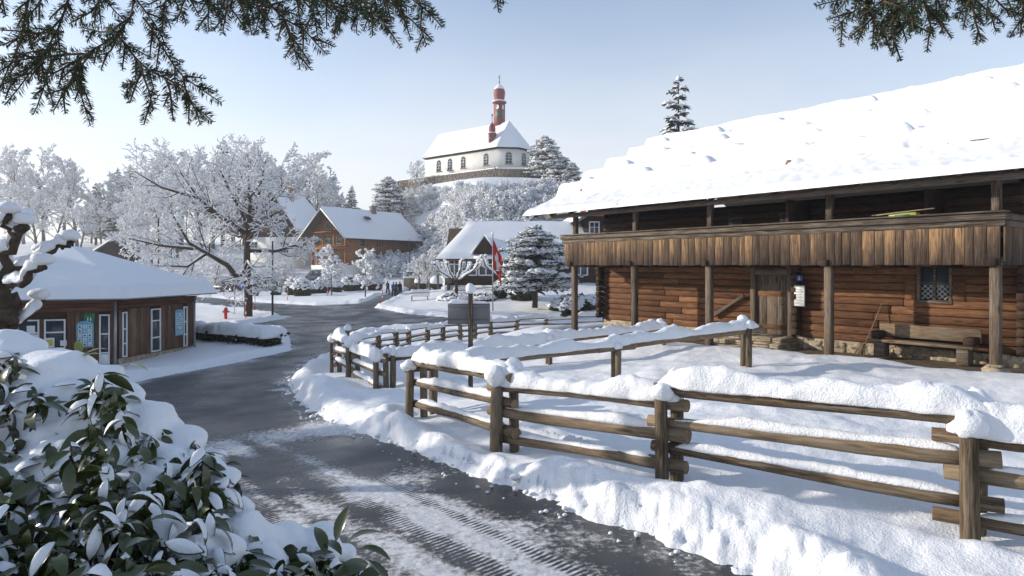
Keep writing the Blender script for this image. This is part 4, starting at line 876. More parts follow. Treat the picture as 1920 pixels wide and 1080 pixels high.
CHL = gable_house('chalet', 'brown timber chalet with rows of small windows and white roof edges', ((613-960)/FPX*cy+.6, cy-1.0, .9), R(-35), 8.8, 14.5, 1.6, 6.9, 10.6, 'chaletw', 1.5, True,
    [(-2.6, 4.95, 1.1, 1.3), (0, 4.95, 1.9, 1.3), (2.6, 4.95, 1.1, 1.3), (-1.9, 2.1, 1.7, 1.4), (1.7, 2.1, 1.7, 1.4), (0, 7.5, 1.1, 1.0)], [(3, 4.6, 1.2, 1.3), (6.8, 4.6, 1.6, 1.4), (2.2, 2.1, 1.1, 1.3), (7.0, 2.1, 1.8, 1.4)], 0, .30, 'plaster', 'shingle', (.4, 9.0))
for z_, w_ in ((4.35, 9.6), (6.95, 5.2)):
    mb = MB(); slab_quad(mb, (-w_/2, -1.0, z_-.1), (w_/2, -1.0, z_-.1), (w_/2, .0, z_+.22), (-w_/2, .0, z_+.22), .12); mb.obj('pent_roof', M['chaletw'], CHL)
for x in (-4.0, -1.35, 1.35, 4.0): block('frame_post', x-.13, x+.13, -.16, 0, 1.6, 7.0, M['chaletw'], CHL, .02)
block('skylight', 2.2, 3.0, 5.2, 6.3, 9.2, 9.4, M['dark'], CHL, .02, (0, R(35), 0)); block('frame_band', -4.1, 4.1, -.14, 0, 4.5, 4.75, M['chaletw'], CHL, .02)
gable_house('farmhouse', 'dark steep-gabled house with a white ground floor behind the big snowy tree', ((505-960)/FPX*108, 108, 2.6), R(-12), 9.5, 12, 4.6, 6.6, 12.4, 'darkwood', .9, True,
    [(-2.8, 2.3, 1.3, 1.5), (2.9, 1.9, 1.6, 2.0), (-1.2, 7.2, 1.0, 1.1), (1.2, 7.2, 1.0, 1.1)], [(3, 2.2, 1.2, 1.5), (7, 2.2, 1.2, 1.5)], 1.6, .34, 'plaster', 'white', (1.0, 5))
gable_house('farmhouse', 'small dark barn roof half hidden by frosted trees above the kiosk roof', ((212-960)/FPX*96, 96, 1.2), R(30), 6.5, 8, .3, 2.6, 5.2, 'darkwood', .8, False, [], [], 0, .3)
# ---- low house behind the flag
my = 59.0; mg = float(g(1.5, my))
MU = gable_house('cottage', 'low dark cottage with a wide snowy roof and white-framed windows behind the flag', (1.0, my, mg), R(90), 8.5, 15.5, .06, 2.9, 5.9, 'darkwood', .7, True, [], [], 2.6, .35, 'plaster')
# its long side faces the camera: dress that side with windows and a dormer gable
MF = empty('street_front', (4.25, 0, 0), R(90), MU)                                            # children: local x along the long side, -y outward... placed on the camera side
MU.rotation_euler = (0, 0, R(-90)); MU.location = (-6.2, my+4.2, mg)
for y_ in (.9, 2.3, 3.8, 6.5, 9.5, 12.5):
    e = empty('window', (4.25, y_, 1.0), R(90), MU)
    mb = MB(); mbox(mb, -.62, .62, -.05, 0, 0, 1.45); mb.obj('pane', M['glassb'], e)
    for a in ((-.7, -.58), (.58, .7), (-.05, .05)): block('frame', a[0], a[1], -.12, 0, -.05, 1.5, M['white'], e, .01)
    for z_ in (-.06, .95, 1.4): block('frame', -.575, .575, -.115, 0, z_, z_+.1, M['white'], e, .01)
bpy.data.objects.remove(MF)
dm = empty('dormer', (4.0, 3.7, 3.1), R(90), MU); dm.scale = (.5, .5, .6)
mb = MB(); mb.add(np.array([(-2.0, -1.6, -.6), (2.0, -1.6, -.6), (2.0, -1.6, .3), (0, -1.6, 2.5), (-2.0, -1.6, .3)]+[(-2.0, 3, -.6), (2.0, 3, -.6), (2.0, 3, .3), (0, 3, 2.5), (-2.0, 3, .3)]), np.array([[0, 1, 2, 3, 4], [9, 8, 7, 6, 5]])); mb.f.append(np.array([[1, 6, 7, 2], [4, 9, 5, 0]])); mb.obj('gable', M['darkwood'], dm)
for s in (-1, 1): mb = MB(); slab_quad(mb, (s*2.5, -2.1, -.1), (s*2.5, 3.2, -.1), (0, 3.2, 2.75), (0, -2.1, 2.75), .3); mb.obj('roof_snow', M['snow_soft'], dm)
mb = MB(); slab_quad(mb, (-1.9, -2.6, -.75), (1.9, -2.6, -.75), (1.9, -1.5, -.3), (-1.9, -1.5, -.3), .3); mb.obj('porch_snow', M['snow_soft'], dm)
# ---- house seen between barn wall and gallery post
ny = 62.0
RH = gable_house('guest_house', 'brown house with rows of white windows glimpsed behind the far end of the barn', ((1128-960)/FPX*ny+3.2, ny, .6), R(6), 10, 9, .6, 6.6, 9.8, 'darkwood', 1.0, True, [(-4.0, .7, 1.0, 1.9), (-2.4, .7, 1.0, 1.9), (-.6, .7, 1.0, 1.9), (-4.0, 4.6, .9, 1.4), (-2.3, 4.6, .9, 1.4)], [], 0, .3)
mb = MB(); slab_quad(mb, (-5.4, -1.3, 6.6), (5.2, -1.3, 6.6), (5.2, .1, 7.3), (-5.4, .1, 7.3), .14); mb.obj('pent_roof', M['redpaint'], RH)
# ------------------------------------------------------------------ vegetation
def prisms(mb, P0, P1, R0, R1, n=3):
    P0 = np.asarray(P0, float); P1 = np.asarray(P1, float); m = len(P0)
    if m == 0: return
    d = P1-P0; d /= np.linalg.norm(d, axis=1)[:, None]+1e-9
    ref = np.where((np.abs(d[:, 2]) < .9)[:, None], [[0, 0, 1.]], [[1., 0, 0]]); a = np.cross(ref, d); a /= np.linalg.norm(a, axis=1)[:, None]+1e-9; b_ = np.cross(d, a)
    th = np.arange(n)*2*np.pi/n; c = np.cos(th)[None, :, None]; s = np.sin(th)[None, :, None]; o = a[:, None, :]*c+b_[:, None, :]*s
    v = np.concatenate([P0[:, None, :]+o*np.asarray(R0)[:, None, None], P1[:, None, :]+o*np.asarray(R1)[:, None, None]], 1).reshape(-1, 3)
    k = np.arange(m)[:, None]*2*n; j = np.arange(n)[None, :]; j2 = (j+1) % n
    mb.add(v, np.stack([k+j, k+j2, k+n+j2, k+n+j], -1).reshape(-1, 4))
OCT = np.array([[1, 0, 0], [-1, 0, 0], [0, 1, 0], [0, -1, 0], [0, 0, 1], [0, 0, -1]], float); OCTF = np.array([[0, 2, 4], [2, 1, 4], [1, 3, 4], [3, 0, 4], [2, 0, 5], [1, 2, 5], [3, 1, 5], [0, 3, 5]])
def clumps(mb, C, S, rng, flat=.65):
    C = np.asarray(C, float); m = len(C)
    if m == 0: return
    v = OCT[None]*np.asarray(S)[:, None, None]*(1+.35*rng.randn(m, 6, 1)); v[:, :, 2] *= flat
    a = rng.rand(m)*6.28; x = v[:, :, 0]*np.cos(a)[:, None]-v[:, :, 1]*np.sin(a)[:, None]; y = v[:, :, 0]*np.sin(a)[:, None]+v[:, :, 1]*np.cos(a)[:, None]
    v = np.stack([x, y, v[:, :, 2]], -1)+C[:, None, :]
    mb.add(v.reshape(-1, 3), (OCTF[None]+np.arange(m)[:, None, None]*6).reshape(-1, 3))
def grow(limbs, rng, levels, nch=(7, 6, 5, 4), ratio=(.55, .5, .5, .5), ang=(35, 65), trop=.12, wander=.18, rfac=.5, rmin=.006, first=.25):
    """limbs: [(points, r0, r1, level)] -> all segments as arrays (p0, p1, r0, r1, level)"""
    segs = []; todo = list(limbs)
    while todo:
        pts, r0, r1, lv = todo.pop(); pts = np.asarray(pts, float); k = len(pts); rs = np.linspace(r0, r1, k)
        for i in range(k-1): segs.append((pts[i], pts[i+1], rs[i], rs[i+1], lv))
        if lv >= levels: continue
        L = np.linalg.norm(np.diff(pts, axis=0), axis=1).sum(); n = nch[min(lv, len(nch)-1)]
        for c in range(n):
            f = first+(1-first)*(c+rng.rand())/n; f = min(f, .999); x = f*(k-1); i = int(x); p = pts[i]+(pts[i+1]-pts[i])*(x-i)
            t_ = pts[i+1]-pts[i]; t_ = t_/(np.linalg.norm(t_)+1e-9); ax = np.cross(t_, rng.randn(3)); ax /= np.linalg.norm(ax)+1e-9
            a = math.radians(rng.uniform(*ang)); d = t_*math.cos(a)+ax*math.sin(a); d[2] += trop
            l = L*ratio[min(lv, len(ratio)-1)]*(1.15-.5*f)*rng.uniform(.7, 1.25); ns_ = 4 if lv < 2 else 3; q = [p]
            for s in range(ns_):
                d = d+rng.randn(3)*wander; d /= np.linalg.norm(d); q.append(q[-1]+d*l/ns_)
            rb_ = max(rmin, (r0+(r1-r0)*f)*rfac); todo.append((q, rb_, max(rmin*.7, rb_*.45), lv+1))
    P0 = np.array([s[0] for s in segs]); P1 = np.array([s[1] for s in segs]); return P0, P1, np.array([s[2] for s in segs]), np.array([s[3] for s in segs]), np.array([s[4] for s in segs])
def tree_meshes(S, rng, snow=.03, clump=0, csize=.1, maxbark=99, minr=0.0, sk=.55, frostlv=99):
    P0, P1, R0, R1, LV = S; bark = MB(); sn = MB()
    big = LV <= 1
    prisms(bark, P0[big], P1[big], R0[big], R1[big], 8); o = ~big & (LV <= maxbark); prisms(bark, P0[o], P1[o], R0[o], R1[o], 3)
    d = P1-P0; l = np.linalg.norm(d, axis=1); fl = np.abs(d[:, 2])/(l+1e-9) < .86
    th = snow*(.6+.8*rng.rand(len(P0)))
    k = fl; up0 = P0.copy(); up1 = P1.copy(); up0[:, 2] += R0*.75+th*sk; up1[:, 2] += R1*.75+th*sk
    prisms(sn, up0[k], up1[k], (R0*.58+th)[k], (R1*.58+th)[k], 4)
    if clump:
        idx = np.where(LV >= LV.max()-1)[0]; pick = rng.choice(idx, min(clump, len(idx)), replace=clump > len(idx)); f = rng.rand(len(pick))[:, None]
        c = P0[pick]*(1-f)+P1[pick]*f; c[:, 2] += csize*.35; clumps(sn, c, csize*(.5+.9*rng.rand(len(pick))), rng)
    return bark, sn
# ---- big spreading tree in front of the houses
TY = 42.0; tb = G(465, 598); TY = tb[1]
tz = float(g(*tb)); tr = thing('tree', 'large spreading bare tree with every branch outlined in snow beside the crossroads', 'tree', (tb[0], tb[1], tz))
rng = np.random.RandomState(21)
def tp(u, v, dy=0): p = PX(u, v, TY+dy); s = TY/(TY+0); return np.array([(u-960)/FPX*TY-tb[0], dy, ZC-(v-HOR)/FPX*TY-tz])
trunk = [tp(465, 606), tp(466, 560), tp(464, 520), tp(463, 480), tp(464, 449), tp(467, 420), tp(470, 395)]
hand = [([(464, 449, 0), (458, 438, .3), (428, 411, -.8), (399, 379, -1.8), (375, 333, -2.5)], .17, .03),
        ([(467, 420, 0), (458, 400, .5), (434, 382, 1.5), (423, 357, 2.2), (405, 322, 2.8)], .13, .03),
        ([(470, 408, 0), (479, 384, .2), (485, 339, .4), (495, 300, .3)], .14, .03),
        ([(465, 452, 0), (501, 424, -1), (525, 413, -2), (548, 406, -3)], .14, .025),
        ([(468, 411, 0), (493, 376, 1), (509, 357, 1.8), (530, 320, 2.5)], .13, .03),
        ([(415, 403, -1.1), (393, 376, -2), (350, 362, -3), (312, 336, -3.6)], .10, .02),
        ([(452, 530, 0), (436, 497, -.8), (412, 476, -1.8), (388, 457, -2.4), (366, 405, -3)], .15, .03),
        ([(412, 476, -1.8), (388, 500, -2.6), (345, 497, -3.6)], .08, .02), ([(393, 468, -2.2), (348, 463, -3), (299, 450, -3.8)], .08, .02),
        ([(464, 470, 0), (500, 470, 1.6), (530, 458, 2.4), (548, 466, 3)], .11, .02), ([(465, 440, 0), (440, 430, 2), (400, 440, 4), (350, 420, 5)], .11, .02),
        ([(466, 430, 0), (490, 410, -2), (510, 380, -3.5), (540, 360, -4.6)], .11, .02), ([(467, 430, 0), (470, 400, -1.5), (455, 350, -2.6), (445, 305, -3.2)], .11, .02), ([(470, 400, 0), (460, 350, .5), (460, 310, .6), (458, 285, .6)], .10, .02),
        ([(464, 490, 0), (490, 500, -1.8), (512, 512, -2.6), (530, 526, -3.2)], .08, .02), ([(463, 500, 0), (430, 520, 1.6), (395, 530, 2.8), (340, 520, 3.6)], .09, .02)]
limbs = [([tp(*q) for q in h], r0*1.3, r1*1.5, 1) for h, r0, r1 in hand]
S = grow(limbs, rng, 4, (0, 10, 6, 4), (.5, .46, .5, .5), (30, 70), .10, .22, .45, .008)
T0 = grow([(trunk, .30, .15, 9)], rng, 0)
S = tuple(np.concatenate([a, b_]) for a, b_ in zip(S, (T0[0], T0[1], T0[2], T0[3], np.zeros(len(T0[0]), int))))
bk, sn = tree_meshes(S, rng, .020, 1300, .065)
bk.obj('trunk', M['bark'], tr, True); sn.obj('crown', M['snow'], tr, False)
# ---- frosted trees of the wood: a few kinds, then copies
def frosty(seed, h=13.0, spread=.42, lev=4, nch=(9, 7, 6, 4), clump=2500, cs=.16, fork=.3):
    r = np.random.RandomState(seed); pts = [np.array([0, 0, -.5])]; d = np.array([0, 0, 1.]); lim = []
    for s in range(6): d = d+np.array([r.randn()*.05, r.randn()*.05, 0]); pts.append(pts[-1]+d*h*.85/6)
    lim = [(pts, h*.021, h*.005, 0)]
    S = grow(lim, r, lev, nch, (spread, .52, .5, .45), (22, 52), .22, .16, .42, .018, fork)
    return tree_meshes(S, r, .026, clump, cs)
kinds = []
for k, (sd, sp_, fk) in enumerate(((3, .48, .22), (8, .40, .3), (15, .55, .18), (27, .36, .35))):
    bk, sn = frosty(sd, 13, sp_, 4, (11, 7, 5, 4), 1100, .15, fk); kinds.append((bk.mesh('trunk', True), sn.mesh('crown')))
wood_l = ['tall frosted tree in the hazy wood behind the kiosk roof', 'tall frosted tree rising behind the big spreading tree', 'slender frosted tree between the dark gabled house and the timber chalet', 'small frosted tree at the foot of the chapel hill', 'frosted tree beside the chapel wall']
def plant(kind, u, Y, vtop, lab, rzz, group='frosted trees', wide=1.0, sink=.4, barkm='barkgrey', cat='tree'):
    x = (u-960)/FPX*Y; z = float(g(x, Y)); top = ZC-(vtop-HOR)/FPX*Y; s = max(2.0, top-z)/13.0
    o = thing('tree', lab, cat, (x, Y, z-sink), rzz, group); o.scale = (s*wide, s*wide, s)
    mkobj('trunk', kinds[kind][0], M[barkm], o); mkobj('crown', kinds[kind][1], M['frost'], o); return o
rt = random.Random(4)
W1 = [(8, 150, 282), (45, 165, 300), (82, 150, 296), (120, 160, 312), (145, 148, 298), (172, 170, 352), (-35, 150, 290), (25, 130, 340), (70, 128, 350), (105, 135, 352), (205, 160, 330), (235, 150, 322), (190, 140, 365), (150, 125, 385), (255, 135, 350), (-20, 120, 360)]
for i, (u, Y, v) in enumerate(W1): plant(i % 4, u, Y, v, wood_l[0], rt.random()*6, wide=rt.uniform(.9, 1.2))
W2 = [(275, 140, 300), (310, 145, 285), (340, 135, 282), (372, 150, 292), (400, 140, 300), (440, 150, 290), (475, 145, 285), (510, 140, 282), (540, 135, 276), (565, 150, 285), (590, 145, 312), (260, 120, 372), (300, 118, 345), (335, 122, 330), (250, 105, 400), (285, 108, 410), (225, 112, 395), (585, 130, 330), (325, 100, 400), (360, 104, 420)]
for i, (u, Y, v) in enumerate(W2): plant((i*3+1) % 4, u, Y, v, wood_l[1], rt.random()*6, wide=rt.uniform(1.0, 1.3))
for i, (u, Y, v) in enumerate([(608, 150, 322), (622, 155, 345), (640, 160, 372), (650, 165, 380)]): plant((i+3) % 4, u, Y, v, wood_l[2], rt.random()*6)
for i, (u, Y, v) in enumerate([(700, 135, 398), (806, 100, 440), (800, 84, 462), (783, 84, 470), (806, 67, 462), (1050, 70, 436), (1072, 68, 446), (822, 69, 452), (545, 92, 488), (528, 90, 478), (400, 88, 470), (350, 86, 468), (330, 80, 482), (430, 84, 475)]): plant((i*2+1) % 4, u, Y, v, wood_l[3], rt.random()*6, wide=1.35)
for i, (u, Y, v) in enumerate([(783, 133, 298), (790, 140, 310)]): plant(i, u, Y, v, wood_l[4], rt.random()*6)
# ---- frosted shrubs covering the hill: nobody could count them
hs = MB(); hb = MB(); r = np.random.RandomState(77); sh = []
for k in range(4):
    rr_ = np.random.RandomState(300+k); lim = []
    for q in range(7):
        d = np.array([rr_.randn()*.55, rr_.randn()*.55, 1.0]); d /= np.linalg.norm(d); p = [np.zeros(3)]
        for s in range(4): d = d+rr_.randn(3)*.16; d /= np.linalg.norm(d); p.append(p[-1]+d*.65)
        lim.append((p, .05, .02, 1))
    S = grow(lim, rr_, 3, (0, 6, 4), (.5, .5, .5), (25, 65), .1, .2, .5, .016); b1, s1_ = tree_meshes(S, rr_, .046, 190, .19)
    sh.append((np.concatenate(b1.v), [f for f in b1.f], np.concatenate(s1_.v), [f for f in s1_.f]))
cnt = 0
while cnt < 760:
    x = r.uniform(-30, 36); y = r.uniform(84, 128); z = float(g(x, y))
    if z < .4 or z > 16.6: continue
    u = 960+x/y*FPX
    if u < 690 or u > 1180: continue
    k = r.randint(4); s = r.uniform(.6, 1.3)*(.9 if z < 12 else .62 if z < 16 else .42); a = r.rand()*6.28; ca__, sa__ = math.cos(a), math.sin(a)
    for (V_, Fs, mbx) in ((sh[k][0], sh[k][1], hb), (sh[k][2], sh[k][3], hs)):
        v = V_*s; v = np.stack([v[:, 0]*ca__-v[:, 1]*sa__+x, v[:, 0]*sa__+v[:, 1]*ca__+y, v[:, 2]+z-.2], -1); b0 = mbx.n; mbx.v.append(v); mbx.n += len(v)
        for f in Fs: mbx.f.append(f+b0)
    cnt += 1
hr = thing('hill_shrubs', 'mass of frosted shrubs covering the slope below the chapel', 'shrubs'); hr['kind'] = 'stuff'
hb.obj('twigs', M['barkgrey'], hr); hs.obj('frost', M['frost'], hr)
# ---- conifers
M['needle'] = m_plain('needle', (.030, .048, .030), .7, .2, var=.4, sc_=6)
def conifer(seed, h=10.0, wid=.32, nb=70, snow=1.0, droop=.35, irr=.2, open_=.12):
    r = np.random.RandomState(seed); gm = MB(); sm = MB(); tk = MB(); tube(tk, [(0, 0, -.5), (0, 0, h*.5), (0, 0, h*.99)], [h*.022, h*.013, h*.002], 7)
    T = []
    for k in range(nb):
        f = (k+.5)/nb; z = h*(open_+(1-open_)*f**.9); L = h*wid*(1-f)**.8*(1+irr*r.randn())+h*.02; a = k*2.4+r.randn()*.3
        d = np.array([math.cos(a), math.sin(a), 0]); p = []
        for s in np.linspace(0, 1, 5): p.append(np.array([0, 0, z])+d*L*s+np.array([0, 0, L*(.18*s-droop*s*s+.12*s**3)]))
        prisms(tk, p[:-1], p[1:], np.full(4, h*.004), np.full(4, h*.002), 3)
        n = int(6+16*L/h/wid); side = np.array([-d[1], d[0], 0])
        for q in range(n):
            s = .12+.88*(q+r.rand())/n; x = s*4; i = min(3, int(x)); b0 = p[i]+(p[i+1]-p[i])*(x-i)
            for sg in (-1, 1):
                l = L*.36*(1-.55*s)*(1+.3*r.randn())+h*.012; e = b0+side*sg*l+d*l*.55+np.array([0, 0, -l*.25+.02*h*r.randn()*.3]); m_ = (b0+e)/2; nrm = np.array([0, 0, 1.])*l*.10
                wv_ = d*l*.22; T.append(([b0-wv_*.4, m_-wv_+nrm, e, m_+wv_+nrm]))
                if r.rand() < .55*snow: clumps(sm, [m_+nrm+np.array([0, 0, l*.14])], [l*.42], r, .5)
        up = np.array([0, 0, h*.008]); 
        if snow > .4: prisms(sm, [p[i]+up for i in range(1, 4)], [p[i+1]+up for i in range(1, 4)], np.full(3, h*.012*snow), np.full(3, h*.009*snow), 4)
    T = np.array(T); gm.add(T.reshape(-1, 3), np.arange(len(T)*4).reshape(-1, 4)); clumps(sm, [(0, 0, h)], [h*.015], r, 1.5)
    return gm.mesh('needles'), sm.mesh('snow', False), tk.mesh('trunk', True)
def evergreen(seed, h=10.0, wid=3.4, npad=90, open_=.18):
    r = np.random.RandomState(seed); gm = MB(); sm = MB(); tk = MB(); tube(tk, [(0, 0, -.5), (.1, 0, h*.4), (0, .1, h*.9)], [h*.026, h*.018, h*.004], 8)
    a_l = r.rand(npad)*6.28
    for k in range(npad):
        f = r.rand()**.8; z = h*(open_+(1-open_)*f); prof = (math.sin(math.pi*min(1, (f*.86+.14)))**.6)*(1-.3*f)*(1+.3*math.sin(5*a_l[k]+f*9)); a = r.rand()*6.28; q = r.rand()**.45*prof*wid; c = np.array([q*math.cos(a), q*math.sin(a), z-.12*q]); s = h*.085*(.6+.7*r.rand())*(1-.4*f)
        prisms(tk, [(0, 0, z-.2*q-.1)], [c], [h*.006], [h*.003], 3)
        n = 46; d = r.randn(n, 3)*np.array([1, 1, .45]); d /= np.linalg.norm(d, axis=1)[:, None]; p = c+d*s*np.array([1.15, 1.15, .55])*(.35+.75*r.rand(n, 1)); l = s*.42*(.6+.8*r.rand(n)); e = p+(d+r.randn(n, 3)*.35+[0, 0, -.12])*l[:, None]; wv_ = np.cross(e-p, r.randn(n, 3)); wv_ /= np.linalg.norm(wv_, axis=1)[:, None]+1e-9; wv_ *= (l*.22)[:, None]
        gm.add(np.stack([p-wv_*.3, (p+e)/2-wv_, e, (p+e)/2+wv_], 1).reshape(-1, 3), np.arange(n*4).reshape(-1, 4))
        m_ = 38; d = r.randn(m_, 3); d[:, 2] = np.abs(d[:, 2])*.6+.1; d /= np.linalg.norm(d, axis=1)[:, None]; clumps(sm, c+d*s*np.array([1.1, 1.1, .6])*(.6+.45*r.rand(m_, 1)), s*.29*(.4+1.2*r.rand(m_)), r, .55)
    clumps(sm, [(0, 0, h*.99)], [h*.03], r, 1.2); return gm.mesh('needles'), sm.mesh('snow', False), tk.mesh('trunk', True)
ck = [conifer(1, 10, .20, 64, .9), evergreen(2, 10, 3.4, 175), conifer(5, 10, .24, 56, .55, .25, .3, .05)]
def put_conifer(k, u, Y, vtop, lab, rzz=0, vbase=None, wide=1.0, group=None, name='conifer_tree'):
    x = (u-960)/FPX*Y; z = float(g(x, Y)) if vbase is None else ZC-(vbase-HOR)/FPX*Y; s = (ZC-(vtop-HOR)/FPX*Y-z)/10
    o = thing(name, lab, 'tree', (x, Y, z), rzz, group); o.scale = (s*wide, s*wide, s)
    mkobj('trunk', ck[k][2], M['bark'], o); mkobj('needles', ck[k][0], M['needle'], o); mkobj('snow', ck[k][1], M['snow_soft'], o); return o
put_conifer(2, 1272, 60, 148, 'slim spruce rising behind the snowy barn roof', .4, None, .85)
put_conifer(1, 1022, 122, 258, 'round dark conifer dusted with snow beside the chapel choir', 0, 345, 1.25)
put_conifer(1, 1048, 120, 292, 'low bushy conifer downhill of the chapel choir', 1.2, 362, 1.5); put_conifer(1, 1072, 118, 308, 'outermost snowy conifer on the right flank of the chapel hill', 2.2, 366, 1.3)
put_conifer(1, 728, 120, 334, 'dark conifer heavy with snow on the left foot of the chapel hill', .5, 408, 1.3)
for i, (u, v) in enumerate(((418, 265), (476, 270), (458, 288), (628, 350), (660, 350), (244, 312), (180, 345), (220, 318))): put_conifer(0, u, 158, v, 'dark spruce top standing above the frosted wood', i, None, 1.0, 'spruces above the frosted wood')
pg = G(1016, 584); o = put_conifer(1, 1003, pg[1], 428, 'broad snow-laden evergreen on the lawn beside the flagpole', .9, 570, 1.0); o.scale = (o.scale[0]*1.7, o.scale[1]*1.4, o.scale[2])
# trees left of the frame whose shade falls over the kiosk and the road
OFF = [(-6.0, 1.3, 5.2), (-7.2, 2.2, 5.4), (-22, 11.6, 8.5), (-25, 13.6, 9.5), (-23, 17.2, 9), (-31, 22.0, 11), (-33, 26, 11.5), (-29, 19.5, 9.5)]
for i, (x, y, h_) in enumerate(OFF):
    o = thing('conifer_tree', 'snow-dusted spruce beyond the left side of the road', 'tree', (x, y, float(g(x, y))), i*1.3, 'roadside spruces'); s = h_/10; o.scale = (s*1.15, s*1.15, s)
    mkobj('trunk', ck[0][2], M['bark'], o); mkobj('needles', ck[0][0], M['needle'], o); mkobj('snow', ck[0][1], M['snow_soft'], o)
# ---- pollarded trees
def knobby(name, label, loc, polys, bw, snow, seed, group=None, bark='bark'):
    root = thing(name, label, 'tree', loc, group=group); bm = MB(); sm = MB(); caps = []; r = np.random.RandomState(seed)
    for pts, r0, r1, sn_ in polys:
        pts = np.asarray(pts, float); k = 10 if len(pts) > 2 else 6; s = np.linspace(0, len(pts)-1, k); q = np.stack([np.interp(s, np.arange(len(pts)), pts[:, c]) for c in range(3)], -1); q[1:-1] += r.randn(k-2, 3)*r0*.25
        r0 *= .75; r1 *= .8; rr_ = np.linspace(r0, r1, k)*(1+.18*r.randn(k)); tube(bm, q, rr_, 9, True, .16, seed)
        for e in range(3): blob(bm, q[-1]+r.randn(3)*r1*.6, r1*1.3, r1*1.3, r1*1.3, r.randint(999), .4, 9, 6, 2.2)
        if sn_:
            fl = [q[0]] if 0 else list(q[int(k*.15):]); fl = np.array(fl); up = fl.copy(); up[:, 2] += np.interp(np.arange(len(fl)), [0, len(fl)-1], [r0*.6, r1*.8])
            dd = np.abs(np.diff(up, axis=0)); 
            if dd[:, 2].sum() < 1.6*np.hypot(dd[:, 0], dd[:, 1]).sum(): snowcap(sm, up, snow*1.15, snow, r.randint(999), 9, .05*max(1, bw), .12, .5, 2.2); caps.append(sm); sm = MB()
            blob(sm, q[-1]+np.array([0, 0, r1*1.2+snow*.42]), snow*.85, snow*.85, snow*.62, r.randint(999), .2, 12, 8, 1.6, .3); caps.append(sm); sm = MB()
    bm.obj('trunk', M[bark], root, True)
    for c_ in caps: c_.obj('snow_cap', M['snow'], root, True)
    return root
PY = 8.0; po = (PX(24, 720, PY).x, PY, float(g(PX(24, 720, PY).x, PY)))
def pp(u, v, dy=0): p = PX(u-14, v, PY+0); return (p.x-po[0], dy, p.z-po[2])
knobby('pollard_tree', 'gnarled pollarded tree with rounded snow cushions in front of the kiosk', po, [
    ([pp(30, 900), pp(28, 720), pp(24, 650), pp(18, 590)], .19, .13, 0),
    ([pp(18, 592), pp(8, 540, .1), pp(4, 500, .1), pp(12, 455, .2), pp(15, 440, .2)], .12, .05, 1),
    ([pp(22, 595), pp(36, 545, -.1), pp(45, 508, -.2), pp(60, 478, -.3), pp(80, 450, -.3), pp(103, 432, -.4)], .12, .05, 1),
    ([pp(45, 508, -.2), pp(72, 490, .1), pp(95, 462, .2), pp(112, 456, .3)], .08, .045, 1), ([pp(40, 522, -.1), pp(70, 530, -.3), pp(105, 532, -.4), pp(125, 513, -.5), pp(148, 503, -.5)], .07, .04, 1),
    ([pp(60, 478, -.3), pp(50, 448, -.1), pp(40, 436)], .06, .04, 1), ([pp(80, 450, -.3), pp(78, 425, -.5), pp(88, 412, -.5)], .05, .035, 1), ([pp(14, 560), pp(-20, 520), pp(-40, 470), pp(-30, 430)], .1, .05, 1),
    ([pp(4, 500, .1), pp(-12, 450, .4), pp(2, 410, .5)], .07, .045, 1), ([pp(36, 545, -.1), pp(20, 505, .4), pp(28, 480, .6)], .06, .04, 1), ([pp(30, 620), pp(50, 590, .2), pp(55, 570, .3)], .06, .04, 1)], 1, .14, 5)
def cand(seed, H=3.4):
    r = np.random.RandomState(seed); P = [([(0, 0, -.3), (0, 0, .9), (.03, 0, 1.7)], .17, .13, 0)]
    for k in range(9):
        a = k*.7+r.rand()*.4; L = r.uniform(1.2, 2.0); c, s = math.cos(a), math.sin(a); P.append(([(0, 0, 1.55), (c*L*.4, s*L*.4, 2.0), (c*L*.8, s*L*.8, 2.35+r.rand()*.3), (c*L, s*L, 2.9+r.rand()*.5)], .09, .05, 1))
        P.append(([(c*L*.6, s*L*.6, 2.2), (c*L*1.1, s*L*.7, 2.7), (c*L*1.15, s*L*.75, 3.0)], .05, .04, 1))
    return P
for k, (u, v, Y) in enumerate(((855, 530, 51.5), (943, 528, 52))):
    x = (u-960)/FPX*Y; knobby('pollard_tree', ['pollarded plane tree with dark antler branches before the cottage dormer', 'pollarded plane tree with antler branches right behind the flag', 'small pollarded tree at the left corner of the low cottage'][k], (x, Y, float(g(x, Y))), cand(k+3), 2, .17, k)
# ---- topiary, shrubs, hedges
M['hedge'] = m_rock('hedge', [(.35, (.012, .016, .008)), (.55, (.035, .045, .02)), (.75, (.09, .075, .04))], 9, 1.0)
def leafmass(mb, c, rx, ry, rz_, n, size, r):
    d = r.randn(n, 3); d /= np.linalg.norm(d, axis=1)[:, None]; p = np.array(c)+d*np.array([rx, ry, rz_])*(.75+.3*r.rand(n, 1)); clumps(mb, p, size*(.6+.8*r.rand(n)), r, .7)
def topiary(u, v, Y, w_, h_, label, group=None, dome=.55, stem=0.0, bottom=None):
    x = (u-960)/FPX*Y; root = thing('clipped_shrub', label, 'shrub', (x, Y, float(g(x, Y))+.1), group=group); r = np.random.RandomState(int(u)); mb = MB()
    blob(mb, (0, 0, h_*.5), w_*.46, w_*.46, h_*.5, int(u), .1, 14, 9); leafmass(mb, (0, 0, h_*.5), w_*.48, w_*.48, h_*.52, 260, w_*.07, r); mb.obj('foliage', M['hedge'], root)
    mb = MB(); blob(mb, (0, 0, h_*(.62 if dome > .4 else .8)), w_*.56, w_*.56, h_*dome, int(u)+1, .05, 22, 14, 1.2, .72); mb.obj('snow_cap', M['snow_soft'], root, True); return root
tY = G(790, 546)[1]
